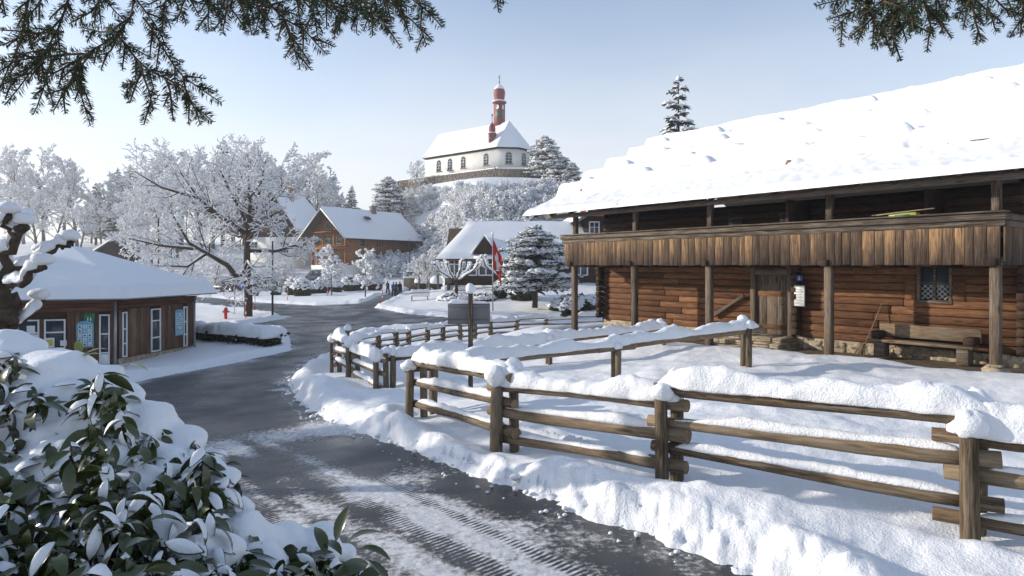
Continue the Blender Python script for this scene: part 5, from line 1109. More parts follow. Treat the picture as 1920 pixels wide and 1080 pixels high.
topiary(790, 545, tY, 1.75, 1.8, 'round clipped shrub with a snow cap beside another like it, nearer the red bench', 'clipped shrubs on the lawn'); topiary(818, 546, tY-.5, 1.75, 1.8, 'round clipped shrub with a snow cap between its twin and the wooden box', 'clipped shrubs on the lawn')
topiary(877, 546, tY-2.5, 2.3, 2.3, 'tall beehive-shaped shrub under a big dome of snow', None, .75)
def bushy(u, v, w_, h_, label, group, Y=None, frost=False):
    p = G(u, v) if Y is None else np.array([(u-960)/FPX*Y, Y]); root = thing('snowy_bush', label, 'bush', gz(p), group=group); r = np.random.RandomState(int(u*3+v)); mb = MB(); leafmass(mb, (0, 0, h_*.45), w_*.45, w_*.45, h_*.5, 420, w_*.09, r); leafmass(mb, (0, 0, h_*.4), w_*.3, w_*.3, h_*.35, 160, w_*.12, r); mb.obj('foliage', M['hedge'], root)
    sm = MB(); n = 330; d = r.randn(n, 3); d[:, 2] = np.abs(d[:, 2])*.9+.05; d /= np.linalg.norm(d, axis=1)[:, None]; clumps(sm, np.array([0, 0, h_*.45])+d*np.array([w_*.5, w_*.5, h_*.56])*(.9+.15*r.rand(n, 1)), w_*.085*(.5+r.rand(n)), r, .6); sm.obj('snow', M['snow'], root); return root
row = [(478, 557, .9, 1.1), (517, 556, 1.2, 1.1), (552, 556, 2.0, 2.2), (567, 558, 2.0, 2.0), (590, 553, 1.8, 1.6), (604, 552, 2.0, 2.0), (630, 550, 1.6, 1.7), (655, 548, 2.0, 2.2), (672, 547, 2.2, 2.2), (700, 547, 1.8, 2.3), (708, 546, 1.4, 2.2)]
ORD = 'first second third fourth fifth sixth seventh eighth ninth tenth eleventh'.split()
for i, (u, v, w_, h_) in enumerate(row): bushy(u, v, w_, h_, ORD[i]+' snow-covered bush on the island, counted from the big tree towards the walkers', 'bushes on the island')
for i, (u, v, Y, w_, h_) in enumerate([(1085, 560, 46, 3.2, 1.0), (1062, 562, 45, 2.4, .9), (980, 552, 50, 2.2, 1.6), (1068, 580, 40.5, 1.1, 1.5), (938, 545, 51, 1.2, 1.6)]): bushy(u, v, w_, h_, ['long low hedge bush behind the evergreen on the lawn', 'low hedge bush next to the trunk of the evergreen', 'snowy bush behind the foot of the flagpole', 'little twiggy bush beside the wooden bin', 'frosted bush right of the cottage windows', 'frosted bush below the white cottage windows'][i], None, Y)
for i, (u, v, w_, h_) in enumerate([(905, 566, 2.0, .55), (850, 566, 2.4, .5)]): bushy(u, v, w_, h_, ['low dark border plants at the right of the red benches', 'low dark border plants between the two red benches'][i], None)
# hedge with a thick snow roll by the road
ha = G(362, 640); hb_ = G(522, 655); hd = thing('hedge', 'low clipped hedge under a thick roll of snow beside the kiosk', 'hedge', gz(ha)); r = np.random.RandomState(6); mb = MB(); dv = hb_-ha; L = np.linalg.norm(dv)
n = 1500; f = r.rand(n); c = np.stack([dv[0]*f+r.randn(n)*.16, dv[1]*f+r.randn(n)*.2, r.rand(n)*.62+(g(*hb_)-g(*ha))*f], -1); clumps(mb, c, .075*(.6+.8*r.rand(n)), r, .7); mb.obj('foliage', M['hedge'], hd)
mb = MB(); snowcap(mb, [(0, 0, .55), (dv[0]*.5, dv[1]*.5, .56), (dv[0], dv[1], .52)], 1.0, .36, 4, 12, .12, .3, .3); mb.obj('snow_roll', M['snow'], hd, True)
# young trees on the island
ys_ = []
for i, (u, v, vt) in enumerate(((622, 556, 468), (685, 560, 472))):
    p = G(u, v); r = np.random.RandomState(40+i); H_ = (v-vt)/FPX*p[1]; pts = [np.array([0, 0, z_]) for z_ in np.linspace(-.2, H_*.92, 6)]
    S = grow([(pts, .07, .02, 0)], r, 3, (22, 6, 4), (.34, .45, .5), (40, 75), .05, .18, .4, .010, .3); bk, sn = tree_meshes(S, r, .045, 1300, .12)
    o = thing('young_tree', ['slender young tree full of snow in front of the chalet corner', 'slender young tree full of snow at the end of the island'][i], 'tree', gz(p)); bk.obj('trunk', M['bark'], o); sn.obj('crown', M['snow'], o)
# ------------------------------------------------------------------ street things
def lamp(u, v, vt, label, hang=None):
    p = G(u, v); H_ = (v-vt)/FPX*p[1]; o = thing('lamp_post', label, 'lamp post', gz(p)); mb = MB(); tube(mb, [(0, 0, -.1), (0, 0, H_*.45), (0, 0, H_)], [.075, .06, .05], 10); mb.obj('pole', M['dark'], o, True)
    if hang:
        mb = MB(); tube(mb, [(0, 0, H_*hang), (-.18, 0, H_*hang+.12), (-.32, 0, H_*hang+.02), (-.34, 0, H_*hang-.12)], .022, 7); mb.obj('arm', M['dark'], o, True)
        mb = MB(); lathe(mb, [(.04, .16), (.10, .12), (.16, -.1), (.24, -.2), (.235, -.215), (.03, -.2)], 14, (-.34, 0, H_*hang-.26)); mb.obj('lamp_shade', M['dark'], o, True)
        mb = MB(); blob(mb, (-.34, 0, H_*hang-.1), .1, .1, .07, 3, .1); mb.obj('snow_cap', M['snow'], o, True)
    return o
lamp(297, 600, 410, 'dark pole with a hanging bell-shaped lamp behind the kiosk roof', .52)
o = lamp(511, 597, 452, 'thin dark pole carrying a small oval plate beside the big tree'); mb = MB(); a_ = np.linspace(0, 2*np.pi, 17)[:-1]; flat_poly(mb, np.stack([.34*np.cos(a_), 2.02+.2*np.sin(a_)], -1), -.09, .02); mb.obj('plate', M['steel'], o); mb = MB(); snowcap(mb, [(-.3, -.08, 2.2), (.3, -.08, 2.2)], .1, .1, 4, 8, .05, .15); mb.obj('snow_cap', M['snow'], o, True)
lamp(768, 520, 448, 'thin dark pole standing in front of the shrubs left of the cottage')
mk_me = None; marks = []
for i, (u, v, vt) in enumerate(((412, 553, 530), (439, 562, 544), (461, 604, 572), (478, 581, 548), (539, 566, 544), (614, 558, 540), (717, 570, 545), (470, 545, 528))):
    p = G(u, v); hm = 1.35
    if mk_me is None:
        mb = MB(); tube(mb, [(0, 0, -.1), (0, 0, hm)], [.035, .028], 8); mk_me = mb.mesh('rod', True); mb = MB()
        for z_ in (.45, 1.05): lathe(mb, [(.037, z_), (.037, z_+.16)], 8)
        mk_b = mb.mesh('band')
    o = thing('snow_pole', ['thin red snow marker pole at the edge of the snowy road'][0], 'marker pole', gz(p, .05), group='red snow poles along the road'); mkobj('rod', mk_me, M['red'], o); mkobj('band', mk_b, M['white'], o)
p = G(423, 603); hy = thing('fire_hydrant', 'red fire hydrant standing in the snow near the big tree', 'hydrant', gz(p, .12))
mb = MB(); lathe(mb, [(.14, -.3), (.14, .02), (.10, .06), (.10, .55), (.13, .58), (.13, .66), (.09, .74), (.03, .78)], 12); mb.obj('barrel', M['red'], hy, True)
for s in (-1, 1): mb = MB(); tube(mb, [(s*.08, 0, .5), (s*.2, 0, .5)], .05, 8); mb.obj('nozzle', M['red'], hy, True)
mb = MB(); blob(mb, (0, 0, .79), .1, .1, .06, 3, .1, 10, 6); mb.obj('snow_cap', M['snow'], hy, True)
# flagpole and Swiss flag
p = G(924, 588); fp = thing('flagpole', 'slim white flagpole flying a red flag with a white cross', 'flag', gz(p)); H_ = (588-440)/FPX*p[1]
mb = MB(); tube(mb, [(0, 0, -.2), (0, 0, H_)], [.05, .03], 8); mb.obj('pole', M['steel'], fp, True); mb = MB(); blob(mb, (0, 0, H_+.08), .11, .11, .11, 1, .05, 10, 7); mb.obj('finial', M['snow'], fp, True)
NU_, NV_ = 26, 26; uu, vv = np.meshgrid(np.linspace(0, 1, NU_), np.linspace(0, 1, NV_), indexing='ij')
def flagp(uu, vv, off=0):
    ww = uu*.8; x = .03+ww*.75+.05*np.sin(uu*9+vv*3)*uu; z = H_-.32-vv*1.9-uu*1.25-.10*uu*uu; y = .16*np.sin(uu*11+vv*2.5)*uu+off; return np.stack([x, y, z], -1)
i = np.arange(NU_-1)[:, None]*NV_; j = np.arange(NV_-1)[None, :]; FQ = np.stack([i+j, i+NV_+j, i+NV_+j+1, i+j+1], -1)
mb = MB(); mb.add(flagp(uu, vv).reshape(-1, 3), FQ.reshape(-1, 4)); fo = mb.obj('flag', M['flagred'], fp, True)
cu = (uu[:-1, :-1]+uu[1:, 1:])/2; cv = (vv[:-1, :-1]+vv[1:, 1:])/2; cross = ((np.abs(cu-.5) < .1) & (np.abs(cv-.5) < .31)) | ((np.abs(cv-.5) < .1) & (np.abs(cu-.5) < .31))
for of in (-.012, .012): mb = MB(); mb.add(flagp(uu, vv, of).reshape(-1, 3), FQ[cross]); mb.obj('white_cross', M['white'], fo, True)
# red benches on the lawn
def redbench(u, v, label):
    p = G(u, v); o = thing('park_bench', label, 'bench', gz(p, .1), R(4), 'red park benches')
    o.scale = (.85, .85, .85)
    for k in range(3): block('seat_slat', -.95, .95, -.22+k*.15, -.10+k*.15, .40, .44, M['red'], o, .008)
    block('back_slat', -.95, .95, .29, .33, .70, .80, M['redpaint'], o, .008)
    for x in (-.75, .75): block('leg', x-.04, x+.04, -.2, .26, 0, .40, M['rubble'], o, .01); block('back_support', x-.03, x+.03, .31, .36, .3, .95, M['rubble'], o, .01)
    mb = MB(); snowcap(mb, [(-.95, -.02, .44), (.95, -.02, .44)], .55, .22, 5, 9, .1, .1); mb.obj('snow_cap', M['snow'], o, True); mb = MB(); snowcap(mb, [(-.95, .32, .80), (.95, .32, .80)], .2, .26, 6, 8, .1, .1); mb.obj('snow_cap', M['snow'], o, True)
redbench(787, 566, 'red slatted bench half buried in snow below the round clipped shrubs'); redbench(868, 562, 'red slatted bench half buried in snow below the beehive shrub')
p = G(841, 548); o = thing('feeding_box', 'little wooden post box with a snowy roof between the clipped shrubs', 'box', gz(p)); block('post', -.12, .12, -.1, .1, 0, .8, M['barnpost'], o, .02); block('box', -.3, .3, -.25, .25, .8, 1.35, M['barnpost'], o, .02); mb = MB(); snowcap(mb, [(-.5, 0, 1.36), (.55, 0, 1.36)], .9, .3, 3, 10, .1, .2, .2); mb.obj('snow_cap', M['snow'], o, True)
p = G(1100, 578); o = thing('waste_bin', 'square wooden bin standing in the snow behind the gallery post', 'bin', gz(p)); block('box', -.28, .28, -.28, .28, 0, .85, M['barnpost'], o, .02); mb = MB(); snowcap(mb, [(-.27, 0, .85), (.27, 0, .85)], .55, .05, 3, 8, .1, .1, .2); mb.obj('snow_cap', M['snow'], o, True)
p = G(785, 541); o = thing('plank_fence', 'low plank fence with a snowy top behind the walkers', 'fence', gz(p), R(-4))
for k in range(18): block('plank', -2.2+k*.25, -2.2+k*.25+.24, -.03, .03, -.1, 1.5, M['shingle'], o, .01)
mb = MB(); snowcap(mb, [(-2.3, 0, 1.5), (2.4, 0, 1.5)], .4, .28, 3, 8, .15, .2); mb.obj('snow_cap', M['snow'], o, True)
p = G(454, 556); o = thing('parking_sign', 'small blue parking sign beside the big tree trunk', 'sign', gz(p)); block('post', -.03, .03, 0, .05, -.1, 1.6, M['steel'], o, .01); block('plate', -.3, .3, -.03, -.002, .95, 1.6, M['blue'], o, .01)
mb = MB(); mbox(mb, -.12, -.05, -.045, -.031, 1.05, 1.5); a_ = np.linspace(-math.pi/2, math.pi/2, 9); tube(mb, np.stack([-.06+.14*np.cos(a_), 0*a_-.038, 1.38+.1*np.sin(a_)], -1), .03, 5); mb.obj('letter_p', M['white'], o)
p = G(771, 531, 0); o = thing('lantern_box', 'small dark glazed showcase on posts left of the clipped shrubs', 'showcase', gz(p)); block('case', -.55, .55, -.1, .1, .7, 1.7, M['darkwood'], o, .02); block('pane', -.45, .45, -.115, -.101, .8, 1.6, M['glassb'], o, .003)
for x in (-.4, .4): block('leg', x-.05, x+.05, -.05, .05, -.1, .7, M['darkwood'], o, .01)
mb = MB(); snowcap(mb, [(-.7, 0, 1.7), (.7, 0, 1.7)], .5, .25, 3, 9, .1, .2); mb.obj('snow_cap', M['snow'], o, True)
# ---- parked cars
def car(u, v, Y, rzz, colr, label, van=False, snowy=1.0):
    x = (u-960)/FPX*Y; o = thing('parked_car', label, 'car', (x, Y, float(g(x, Y))+.08), rzz, 'cars in the car park')
    mt = m_plain('paint', colr, .35, .5, var=.06)
    if van: prof = [(-2.4, .35), (2.4, .35), (2.42, .95), (2.2, 1.15), (1.7, 1.85), (1.5, 1.95), (-2.3, 1.95), (-2.42, 1.2)]; roofx = (-2.3, 1.5, 1.96); gl = [(1.0, 1.62, 1.15, 1.75), (-.3, .85, 1.15, 1.75), (-2.0, -.5, 1.15, 1.75)]
    else: prof = [(-2.1, .32), (2.1, .32), (2.15, .7), (1.95, .88), (1.05, .98), (.35, 1.42), (-1.2, 1.45), (-1.95, 1.0), (-2.15, .9)]; roofx = (-1.2, .35, 1.45); gl = [(-.35, .55, 1.0, 1.34), (-1.25, -.45, 1.0, 1.36)]
    n = len(prof); hw = .9; mb = MB(); v_ = np.array([[a, -hw*(1 if z < 1.0 else .86), z] for a, z in prof]+[[a, hw*(1 if z < 1.0 else .86), z] for a, z in prof])
    mb.add(v_, np.array([[i, (i+1) % n, n+(i+1) % n, n+i] for i in range(n)])); mb.f.append(np.array([list(range(n-1, -1, -1))])); mb.f.append(np.array([list(range(n, 2*n))])); mb.obj('body', mt, o)
    for s in (-1, 1):
        for (a, b_, z0, z1) in gl: mb = MB(); y_ = s*(hw*.93+.01); mbox(mb, a, b_, y_-.012, y_+.012, z0, z1); mb.obj('window', M['glassb'], o)
        for wx_ in (-1.35, 1.35):
            w_ = empty('wheel', (wx_, s*.84, .32), 0, o); w_.rotation_euler = (R(90), 0, 0); mb = MB(); lathe(mb, [(.2, -.09), (.31, -.09), (.33, -.05), (.33, .05), (.31, .09), (.2, .09)], 16); mb.obj('tyre', M['dark'], w_, True); mb = MB(); lathe(mb, [(.02, -.1), (.2, -.1), (.2, .1), (.02, .1)], 12); mb.obj('rim', M['steel'], w_)
        block('headlight', 2.05, 2.16, s*.62-.16, s*.62+.16, .66, .8, M['white'], o, .02); block('tail_light', -2.17, -2.06, s*.7-.1, s*.7+.1, .7, .92, M['red'], o, .02)
    if snowy: mb = MB(); snowcap(mb, [(roofx[0], 0, roofx[2]-.03), (roofx[1], 0, roofx[2]-.03)], 1.6, .2*snowy, 3, 11, .15, .2, .2); mb.obj('snow_cap', M['snow'], o, True)
    if snowy > .9 and not van: mb = MB(); snowcap(mb, [(.6, 0, .95), (2.0, 0, .84)], 1.6, .18, 5, 9, .15, .2, .2); mb.obj('snow_cap', M['snow'], o, True)
car(487, 545, 88, R(172), (.035, .055, .05), 'dark green van parked behind the big tree trunk', True, .3)
car(425, 545, 84, R(165), (.03, .03, .035), 'dark car under snowy branches left of the big tree', False, 1.0)
car(548, 540, 92, R(10), (.30, .42, .40), 'pale green car buried under snow between van and chalet', False, 1.6)
car(606, 536, 95, R(175), (.20, .21, .23), 'silver estate car parked below the timber chalet', True, .6)
# ---- walkers on the path
def person(u, v, hpx, label, jacket, trousers, phase, rzz, Y=None):
    p = G(u, v); hgt = hpx/FPX*p[1]; s = hgt/1.75; root = thing('person', label, 'person', gz(p, .0), rzz, 'walkers on the path'); root.scale = (s, s, s)
    ph = phase; J = [(0, 0, .95), (0, .01, 1.15), (0, .02, 1.36), (0, .02, 1.48), (0, .03, 1.58), (0, .04, 1.68),
        (.10, 0, .90), (.11, .22*ph-.03, .50), (.11, .30*ph+.12*max(0, -ph), .09), (.11, .30*ph+.12*max(0, -ph)-.14, .05), (-.10, 0, .90), (-.11, -.20*ph-.03, .50), (-.11, -.30*ph+.1*max(0, ph), .09), (-.11, -.30*ph+.1*max(0, ph)-.14, .05),
        (.20, .02, 1.40), (.25, -.10*ph, 1.13), (.25, -.22*ph-.06, .90), (.25, -.25*ph-.08, .82), (-.20, .02, 1.40), (-.25, .10*ph, 1.13), (-.25, .22*ph-.06, .90), (-.25, .25*ph-.08, .82)]
    Ed = [(0, 1), (1, 2), (2, 3), (3, 4), (4, 5), (0, 6), (6, 7), (7, 8), (8, 9), (0, 10), (10, 11), (11, 12), (12, 13), (2, 14), (14, 15), (15, 16), (16, 17), (2, 18), (18, 19), (19, 20), (20, 21)]
    Rr = [.16, .17, .18, .065, .10, .095, .105, .075, .055, .05, .105, .075, .055, .05, .085, .062, .05, .04, .085, .062, .05, .04]
    me = bpy.data.meshes.new('body'); me.from_pydata(J, Ed, []); o = mkobj('body', me, None, root)
    mj = m_plain('jacket', jacket, .8, .2); mtn = m_plain('trousers', trousers, .8, .2); ms = m_plain('skin', (.45, .28, .2), .6, .3)
    md = o.modifiers.new('skin', 'SKIN')
    for q, sv in enumerate(me.skin_vertices[0].data): sv.radius = (Rr[q], Rr[q]*(.75 if q < 3 else 1)); sv.use_root = q == 0
    o.modifiers.new('sub', 'SUBSURF').render_levels = 1; me.materials.append(mj)
    # clothes: trouser legs, head with hair and cap over the body
    tm = MB()
    for k in (6, 10): tube(tm, [Vector(J[0])*.2+Vector(J[k])*.8, J[k+1], J[k+2]], [.13, .10, .085], 9)
    tm.obj('trousers', mtn, root, True)
    hm = MB(); blob(hm, (0, .03, 1.64), .088, .10, .12, 3, .02, 12, 9); blob(hm, (0, -.06, 1.63), .015, .03, .02, 1, 0, 6, 4)
    for s_ in (-1, 1): blob(hm, (s_*.088, .03, 1.63), .014, .025, .035, 1, 0, 6, 4)
    hm.obj('head', ms, root, True); hm = MB(); blob(hm, (0, .045, 1.69), .098, .108, .09, 4, .05, 12, 8); hm.obj('hat', mtn, root, True)
person(727, 551, 24, 'walker in a dark coat farther along the path by the plank fence', (.03, .03, .035), (.02, .02, .025), .6, R(160))
person(738, 556, 27, 'walker in a blue jacket on the snowy path', (.06, .13, .27), (.03, .035, .05), .8, R(175)); person(743, 555, 26, 'walker in a brown jacket between the blue and the dark walker', (.08, .05, .04), (.03, .03, .035), -.7, R(185)); person(750, 555, 27, 'walker in a black coat right of the blue jacket', (.02, .02, .022), (.02, .02, .025), .5, R(170))
# ------------------------------------------------------------------ laurel bush in the foreground
M['leaf'] = m_plain('leaf', (.055, .068, .020), .24, .6, var=.45, sc_=3); M['leafy'] = m_plain('leafy', (.22, .24, .05), .35, .5, var=.3, sc_=3)
bush = thing('laurel_bush', 'large evergreen laurel bush with glossy leaves weighed down by lumps of snow', 'bush', (-1.6, 2.4, 0))
def leafmesh(L, W, bend, fold):
    ns_ = 7; s = np.linspace(0, 1, ns_); wd = W*.5*np.sin(np.pi*np.clip(s*.97+.015, 0, 1))**.75; x = L*s*np.cos(bend*s*.5); z = -L*s*np.sin(bend*s*.55)
    v = np.concatenate([np.stack([x, -wd, z+wd*fold], -1), np.stack([x, 0*s, z], -1), np.stack([x, wd, z+wd*fold], -1)]); j = np.arange(ns_-1)
    mb = MB(); mb.add(v, np.concatenate([np.stack([j, j+1, ns_+j+1, ns_+j], -1), np.stack([ns_+j, ns_+j+1, 2*ns_+j+1, 2*ns_+j], -1)])); return mb
lv_m = [leafmesh(.100, .036, b_, f_) for b_, f_ in ((.5, .35), (1.1, .3), (.8, .5), (1.6, .25))]; LM = [m_.mesh('leaf', True) for m_ in lv_m]
r = np.random.RandomState(12); bo = np.array([-1.6, 2.4, 0])
outline = [(-80, 640), (20, 640), (60, 668), (130, 672), (215, 705), (250, 745), (330, 800), (400, 845), (428, 880), (440, 930), (455, 985), (560, 1018), (640, 1035), (700, 1060)]
def vtop(u): return np.interp(u, [p[0] for p in outline], [p[1] for p in outline])
big = [(75, 712, 70), (8, 655, 45), (115, 760, 55), (196, 703, 22), (250, 800, 60), (180, 800, 62), (60, 800, 70), (330, 835, 40), (130, 870, 70), (300, 880, 45), (30, 900, 60), (230, 930, 60), (400, 905, 32), (350, 960, 40), (440, 1010, 50), (520, 1035, 50), (590, 1045, 38), (100, 960, 60), (170, 1030, 60), (60, 1050, 60), (290, 1040, 60), (380, 1050, 55), (470, 1070, 55), (215, 745, 34), (20, 745, 55), (155, 715, 40), (90, 835, 55), (210, 865, 50), (-20, 820, 60), (-30, 700, 50), (430, 960, 26)]
shoots = []
tries = 0
while len(shoots) < 400 and tries < 16000:
    tries += 1; u = r.uniform(-90, 690); v = r.uniform(640, 1150); vt = vtop(u)
    if v < vt+14: continue
    f = (v-vt)/(1150-vt); Y = 2.75-1.0*f-.25*(u/700); Y = max(1.4, Y-.10+r.randn()*.07)
    p = np.array(PX(u, v, Y))
    if any((u-a)**2+((v-b_+8)*1.25)**2 < (c_*.92)**2 for a, b_, c_ in big) and r.rand() < .86: continue
    if any(np.linalg.norm(p-q) < .056 for q in shoots): continue
    shoots.append(p)
snb = MB(); stm = MB(); leaves = []
for k, p in enumerate(shoots):
    base = p+np.array([-.10+r.randn()*.08, .12+r.randn()*.06, -.42]); tube(stm, [base, (base+p)/2+r.randn(3)*.025, p], [.009, .007, .005], 5, False)
    nl = r.randint(6, 10); a0 = r.rand()*6.28
    for q in range(nl):
        a = a0+q*2.4; el = r.uniform(-1.15, .25) if q < nl-1 else r.uniform(.3, 1.0); leaves.append((p+np.array([0, 0, -.012*q+.03]), a, el, r.uniform(.75, 1.2), r.randint(4), r.randn()*.5))
for k, (u, v, rp_) in enumerate(big):
    vt = vtop(u); f = max(0, (v-vt)/(1150-vt)); Y = 2.72-1.0*f-.25*(u/700); p = np.array(PX(u, v, Y)); s = 1.12*rp_/FPX*Y
    blob(snb, p+np.array([0, .05, 0]), s*1.0, s*1.0, s*.68, k+3, .22, 16, 11, 1.5)
    for q in range(5): d = r.randn(3)*np.array([.75, .6, .35]); blob(snb, p+d*s*.8+np.array([0, .05, -.22*s]), s*.55, s*.55, s*.42, k*9+q, .2, 12, 9, 1.6)
for p in shoots:
    if r.rand() < .0: s = .03; blob(snb, p+np.array([r.randn()*.02, r.randn()*.02, .035]), s*1.15, s*1.0, s*.7, r.randint(999), .25, 12, 9, 1.7)
sm_me = snb.mesh('snow_lumps', True); sm_me.transform(Matrix.Translation(Vector(-bo))); so = mkobj('snow_lumps', sm_me, M['snow_soft'], bush)
rm = so.modifiers.new('remesh', 'REMESH'); rm.mode = 'VOXEL'; rm.voxel_size = .014; rm.use_smooth_shade = True
sm_ = so.modifiers.new('smooth', 'SMOOTH'); sm_.factor = .6; sm_.iterations = 5
me = stm.mesh('stems', True); me.transform(Matrix.Translation(Vector(-bo))); mkobj('stems', me, M['bark'], bush)
order = sorted(range(len(leaves)), key=lambda i: leaves[i][0][1]); rest = MB(); restsn = MB()
for n_i, i in enumerate(order):
    p, a, el, sc_, kd, roll = leaves[i]; mt_ = Matrix.Translation(Vector(p-bo)) @ Matrix.Rotation(a, 4, 'Z') @ Matrix.Rotation(-el, 4, 'Y') @ Matrix.Rotation(roll, 4, 'X') @ Matrix.Scale(sc_, 4)
    if n_i < 300:
        o = mkobj('leaf', LM[kd], M['leaf'], bush); o.matrix_basis = mt_
    else:
        v = np.concatenate(lv_m[kd].v); m3 = np.array(mt_); rest.add(v @ m3[:3, :3].T+m3[:3, 3], lv_m[kd].f[0])
    if r.rand() < .36 and el < .5:
        v = np.concatenate(lv_m[kd].v).copy(); v[:, :2] = (v[:, :2]-[.05, 0])*.9+[.05, 0]; up_ = np.concatenate([np.full(7, .001), np.array([.003, .013, .019, .020, .017, .011, .003])*r.uniform(.7, 1.4), np.full(7, .001)]); v[:, 2] += up_; m3 = np.array(mt_); restsn.add(v @ m3[:3, :3].T+m3[:3, 3]+[0, 0, .002], lv_m[kd].f[0])
o = rest.obj('leaves', M['leaf'], bush, True); o['kind'] = 'stuff'; restsn.obj('leaf_snow', M['snow_soft'], bush, True)['kind'] = 'stuff'
# yellowish fresh shoots on top and the low sprig at the right
for k, (u, v, Y, a, el) in enumerate([(150, 672, 2.7, -.2, .5), (155, 670, 2.7, .5, .9), (148, 668, 2.7, 2.2, 1.1), (232, 690, 2.65, .1, .7), (630, 1015, 1.75, 1.2, 1.2), (650, 1020, 1.75, .3, .8), (672, 1030, 1.75, -.2, .2), (640, 1040, 1.75, 2.6, .9), (690, 1050, 1.75, -.3, -.5), (610, 1040, 1.75, 2.2, 1.1)]):
    o = mkobj('leaf', LM[k % 4].copy(), M['leafy'], bush) if k < 4 else mkobj('leaf', LM[k % 4], M['leaf'], bush)
    if k < 4: o.data.materials.clear(); o.data.materials.append(M['leafy'])
    o.matrix_basis = Matrix.Translation(Vector(np.array(PX(u, v, Y))-bo)) @ Matrix.Rotation(a, 4, 'Z') @ Matrix.Rotation(-el, 4, 'Y') @ Matrix.Scale(.95, 4)
# ground snow under the bush comes with the terrain
# ------------------------------------------------------------------ spruce boughs hanging into the top of the view
M['sprig'] = m_plain('sprig', (.040, .062, .026), .55, .35, var=.5, sc_=14); M['twig'] = m_rock('twig', [(.3, (.06, .04, .025)), (.7, (.15, .10, .06))], 20)
def needles_on(nm, tw, pts, r, nl=.024, dens=430, fan=1.0):
    pts = np.asarray(pts, float); seg = np.linalg.norm(np.diff(pts, axis=0), axis=1); L = np.concatenate([[0], np.cumsum(seg)]); n = int(L[-1]*dens*2); s = np.sort(r.rand(n))*L[-1]
    p = np.stack([np.interp(s, L, pts[:, k]) for k in range(3)], -1); t_ = np.stack([np.interp(s, L, np.gradient(pts, axis=0)[:, k]) for k in range(3)], -1); t_ /= np.linalg.norm(t_, axis=1)[:, None]+1e-9
    view = np.array([0, 1., 0]); sd = np.cross(t_, view); sd /= np.linalg.norm(sd, axis=1)[:, None]+1e-9; dp = np.cross(sd, t_)
    a = np.where(r.rand(n) < .5, 0, np.pi)+r.randn(n)*.45*fan; d = sd*np.cos(a)[:, None]+dp*np.sin(a)[:, None]; ll = nl*(.7+.5*r.rand(n))*np.minimum(1, .45+(L[-1]-s)/.05)
    d = d*.9+t_*(.5+.15*r.randn(n))[:, None]; d[:, 2] -= .10; d /= np.linalg.norm(d, axis=1)[:, None]; e = p+d*ll[:, None]; m_ = (p+e)/2; m_[:, 2] += ll*.05
    wv_ = np.cross(d, r.randn(n, 3)); wv_ /= np.linalg.norm(wv_, axis=1)[:, None]; wv_ *= .00125
    v = np.stack([p-wv_*.5, m_-wv_, e, m_+wv_], 1); nm.add(v.reshape(-1, 3), np.arange(n*4).reshape(-1, 4)); tube(tw, pts, np.linspace(.0032, .0016, len(pts)), 5, True)
def bough(label, tw_list, Y0, seed, bar):
    root = thing('spruce_bough', label, 'branch', tuple(PX(*bar[0], Y0))); r = np.random.RandomState(seed); o3 = np.array(root.location)
    bm = MB(); tube(bm, np.array([np.array(PX(u, v, Y0+.05)) for u, v in bar])-o3, np.linspace(.016, .009, len(bar)), 7); bm.obj('limb', M['twig'], root, True)
    for k, q in enumerate(tw_list):
        Y = Y0+r.uniform(-.12, .16); nm = MB(); tw = MB(); uv = np.array(q, float); m_ = 9; s = np.linspace(0, len(uv)-1, m_); P = np.stack([np.interp(s, np.arange(len(uv)), uv[:, c]) for c in range(2)], -1)
        P = P+np.c_[fbm(s*1.1, k*3.1, 0, 2, 2), fbm(s*1.1, k*3.1, 5, 3, 2)]*4; dep = Y+np.linspace(0, r.uniform(-.10, .10), m_); main = np.array([np.array(PX(a, b_, y)) for (a, b_), y in zip(P, dep)])-o3; needles_on(nm, tw, main, r)
        Lp = np.linalg.norm(np.diff(P, axis=0), axis=1).sum(); nsd = int(Lp/27)
        for j in range(nsd):
            i = 1+int((m_-3)*(j+r.rand()*.6)/max(1, nsd)); d = main[i+1]-main[i]; d /= np.linalg.norm(d); sd = np.cross(d, [0, 1, 0])*(1 if j % 2 else -1); l = r.uniform(.035, .085)*(1.1-.5*i/m_)
            e = d*.72+sd*.62+r.randn(3)*.1; e[2] -= .15; e /= np.linalg.norm(e); needles_on(nm, tw, [main[i], main[i]+e*l*.5+[0, 0, -.002], main[i]+e*l+[0, 0, -.008]], r, .019)
        t_o = tw.obj('twig', M['twig'], root, True); n_o = nm.obj('needles', M['sprig'], t_o); n_o['kind'] = 'stuff'
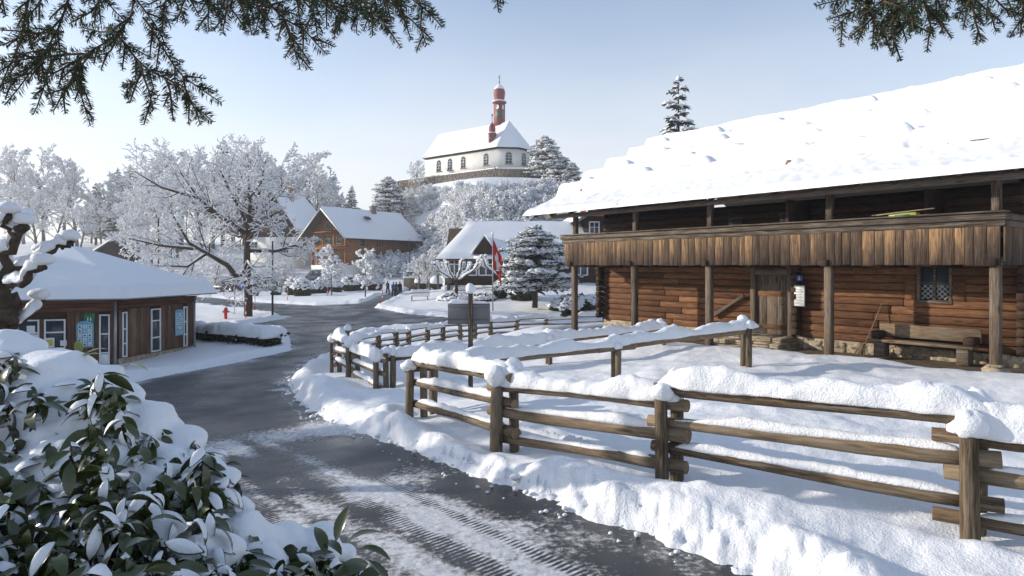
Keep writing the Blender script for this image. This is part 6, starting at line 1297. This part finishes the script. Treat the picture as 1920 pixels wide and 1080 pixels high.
TL = [[(250, 25), (215, 68), (155, 105)], [(130, -20), (115, 50), (70, 120), (8, 200)], [(150, 100), (60, 105), (-40, 130)], [(150, 105), (85, 150), (60, 212)], [(150, 108), (125, 165), (100, 208)], [(152, 110), (150, 165), (168, 234)], [(60, -20), (40, 70), (-5, 180)], [(120, 60), (60, 60), (0, 85)], [(110, 80), (40, 140), (-20, 170)], [(90, -30), (70, 10), (40, 50)], [(10, -30), (5, 0), (-10, 30)],
    [(215, 60), (270, 130), (330, 160), (402, 228)], [(270, 30), (310, 100), (350, 150), (412, 190)], [(262, 115), (280, 170), (285, 208)], [(315, 150), (322, 190), (318, 208)], [(350, 170), (365, 200), (378, 232)], [(255, 150), (240, 168), (230, 185)], [(225, 60), (190, 60), (150, 55)], [(220, 65), (205, 95), (180, 110)], [(180, -25), (190, 0), (235, 40)], [(200, -20), (170, 20), (130, 40)], [(180, 90), (150, 130), (140, 170)],
    [(240, -20), (270, 20), (300, 60), (310, 85)], [(330, -20), (300, 10), (320, 52)], [(360, -25), (340, 10), (335, 40)], [(400, -25), (390, 20), (395, 58)], [(430, -25), (425, 20), (420, 62)], [(470, -25), (460, 20), (470, 65)], [(500, -25), (490, 20), (480, 60)], [(300, -25), (370, 5), (440, 25)], [(420, -25), (480, 10), (540, 20)], [(480, -25), (530, 30), (575, 60), (618, 102)], [(530, 20), (548, 80), (562, 130)], [(540, -25), (590, 20), (600, 75)], [(580, -25), (620, 20), (640, 45)], [(600, -25), (640, 30), (632, 65)],
    [(520, -25), (600, 0), (690, 20)], [(640, -25), (670, 20), (668, 60)], [(660, -25), (700, 20), (730, 60)], [(700, -25), (750, 20), (790, 60), (800, 86)], [(740, -25), (790, 10), (830, 52)], [(700, -10), (720, 40), (725, 60)], [(640, -20), (720, -5), (780, 20)], [(380, -30), (450, -5), (500, 30)]]
bough('dark spruce bough drooping in front of the sky above the kiosk and the wood', TL, 1.65, 5, [(-250, -140), (200, -60), (500, -50), (900, -70)])
TR = [[(1640, -25), (1585, -5), (1530, 12)], [(1665, -25), (1600, 25), (1560, 56)], [(1680, -25), (1625, 40), (1598, 70)], [(1690, -20), (1655, 40), (1638, 88)], [(1690, -10), (1680, 50), (1674, 103)], [(1690, 0), (1700, 40), (1722, 60)], [(1700, -25), (1600, -10), (1545, -4)], [(1720, -25), (1742, 25), (1752, 68)], [(1700, -20), (1750, 20), (1768, 62)], [(1720, -20), (1712, 20), (1705, 66)], [(1750, -25), (1765, 10), (1772, 30)], [(1640, -20), (1620, 10), (1640, 50)], [(1660, 0), (1690, 20), (1730, 40)],
    [(1820, -25), (1830, 40), (1838, 78)], [(1850, -25), (1805, 15), (1795, 40)], [(1830, 0), (1855, 20), (1870, 58)], [(1850, -25), (1880, 10), (1890, 35)], [(1780, -25), (1800, 0), (1830, 20)], [(1925, -25), (1915, 20), (1912, 72)], [(1940, -10), (1960, 40), (1970, 90)], [(1870, -25), (1910, -5), (1935, 20)]]
bough('dark spruce bough hanging over the ridge of the barn roof', TR, 1.65, 6, [(1500, -70), (1700, -50), (1950, -60), (2100, -120)])
bough('lone tip of a spruce twig poking into the middle of the sky', [[(925, -30), (938, -10), (946, 6)]], 1.65, 7, [(900, -70), (925, -30)])

# ------------------------------------------------------------------ winter air
hz = MB(); mbox(hz, -700, 700, -700, 700, -6, 40); ho = hz.obj('haze', None); tag(ho, 'thin cold winter haze in the air over the whole valley', 'haze', kind='stuff')
hm_ = bpy.data.materials.new('haze'); hm_.use_nodes = True; t = hm_.node_tree; t.nodes.clear(); ou = t.nodes.new('ShaderNodeOutputMaterial'); pv = t.nodes.new('ShaderNodeVolumePrincipled'); pv.inputs['Color'].default_value = (.93, .95, 1, 1); pv.inputs['Density'].default_value = .0009; pv.inputs['Anisotropy'].default_value = .35
t.links.new(pv.outputs[0], ou.inputs['Volume']); ho.data.materials.append(hm_)

for o in bpy.data.objects:
    if o.parent is not None and o.name.split('.')[0] in ('snow', 'needles'): o['kind'] = 'stuff'
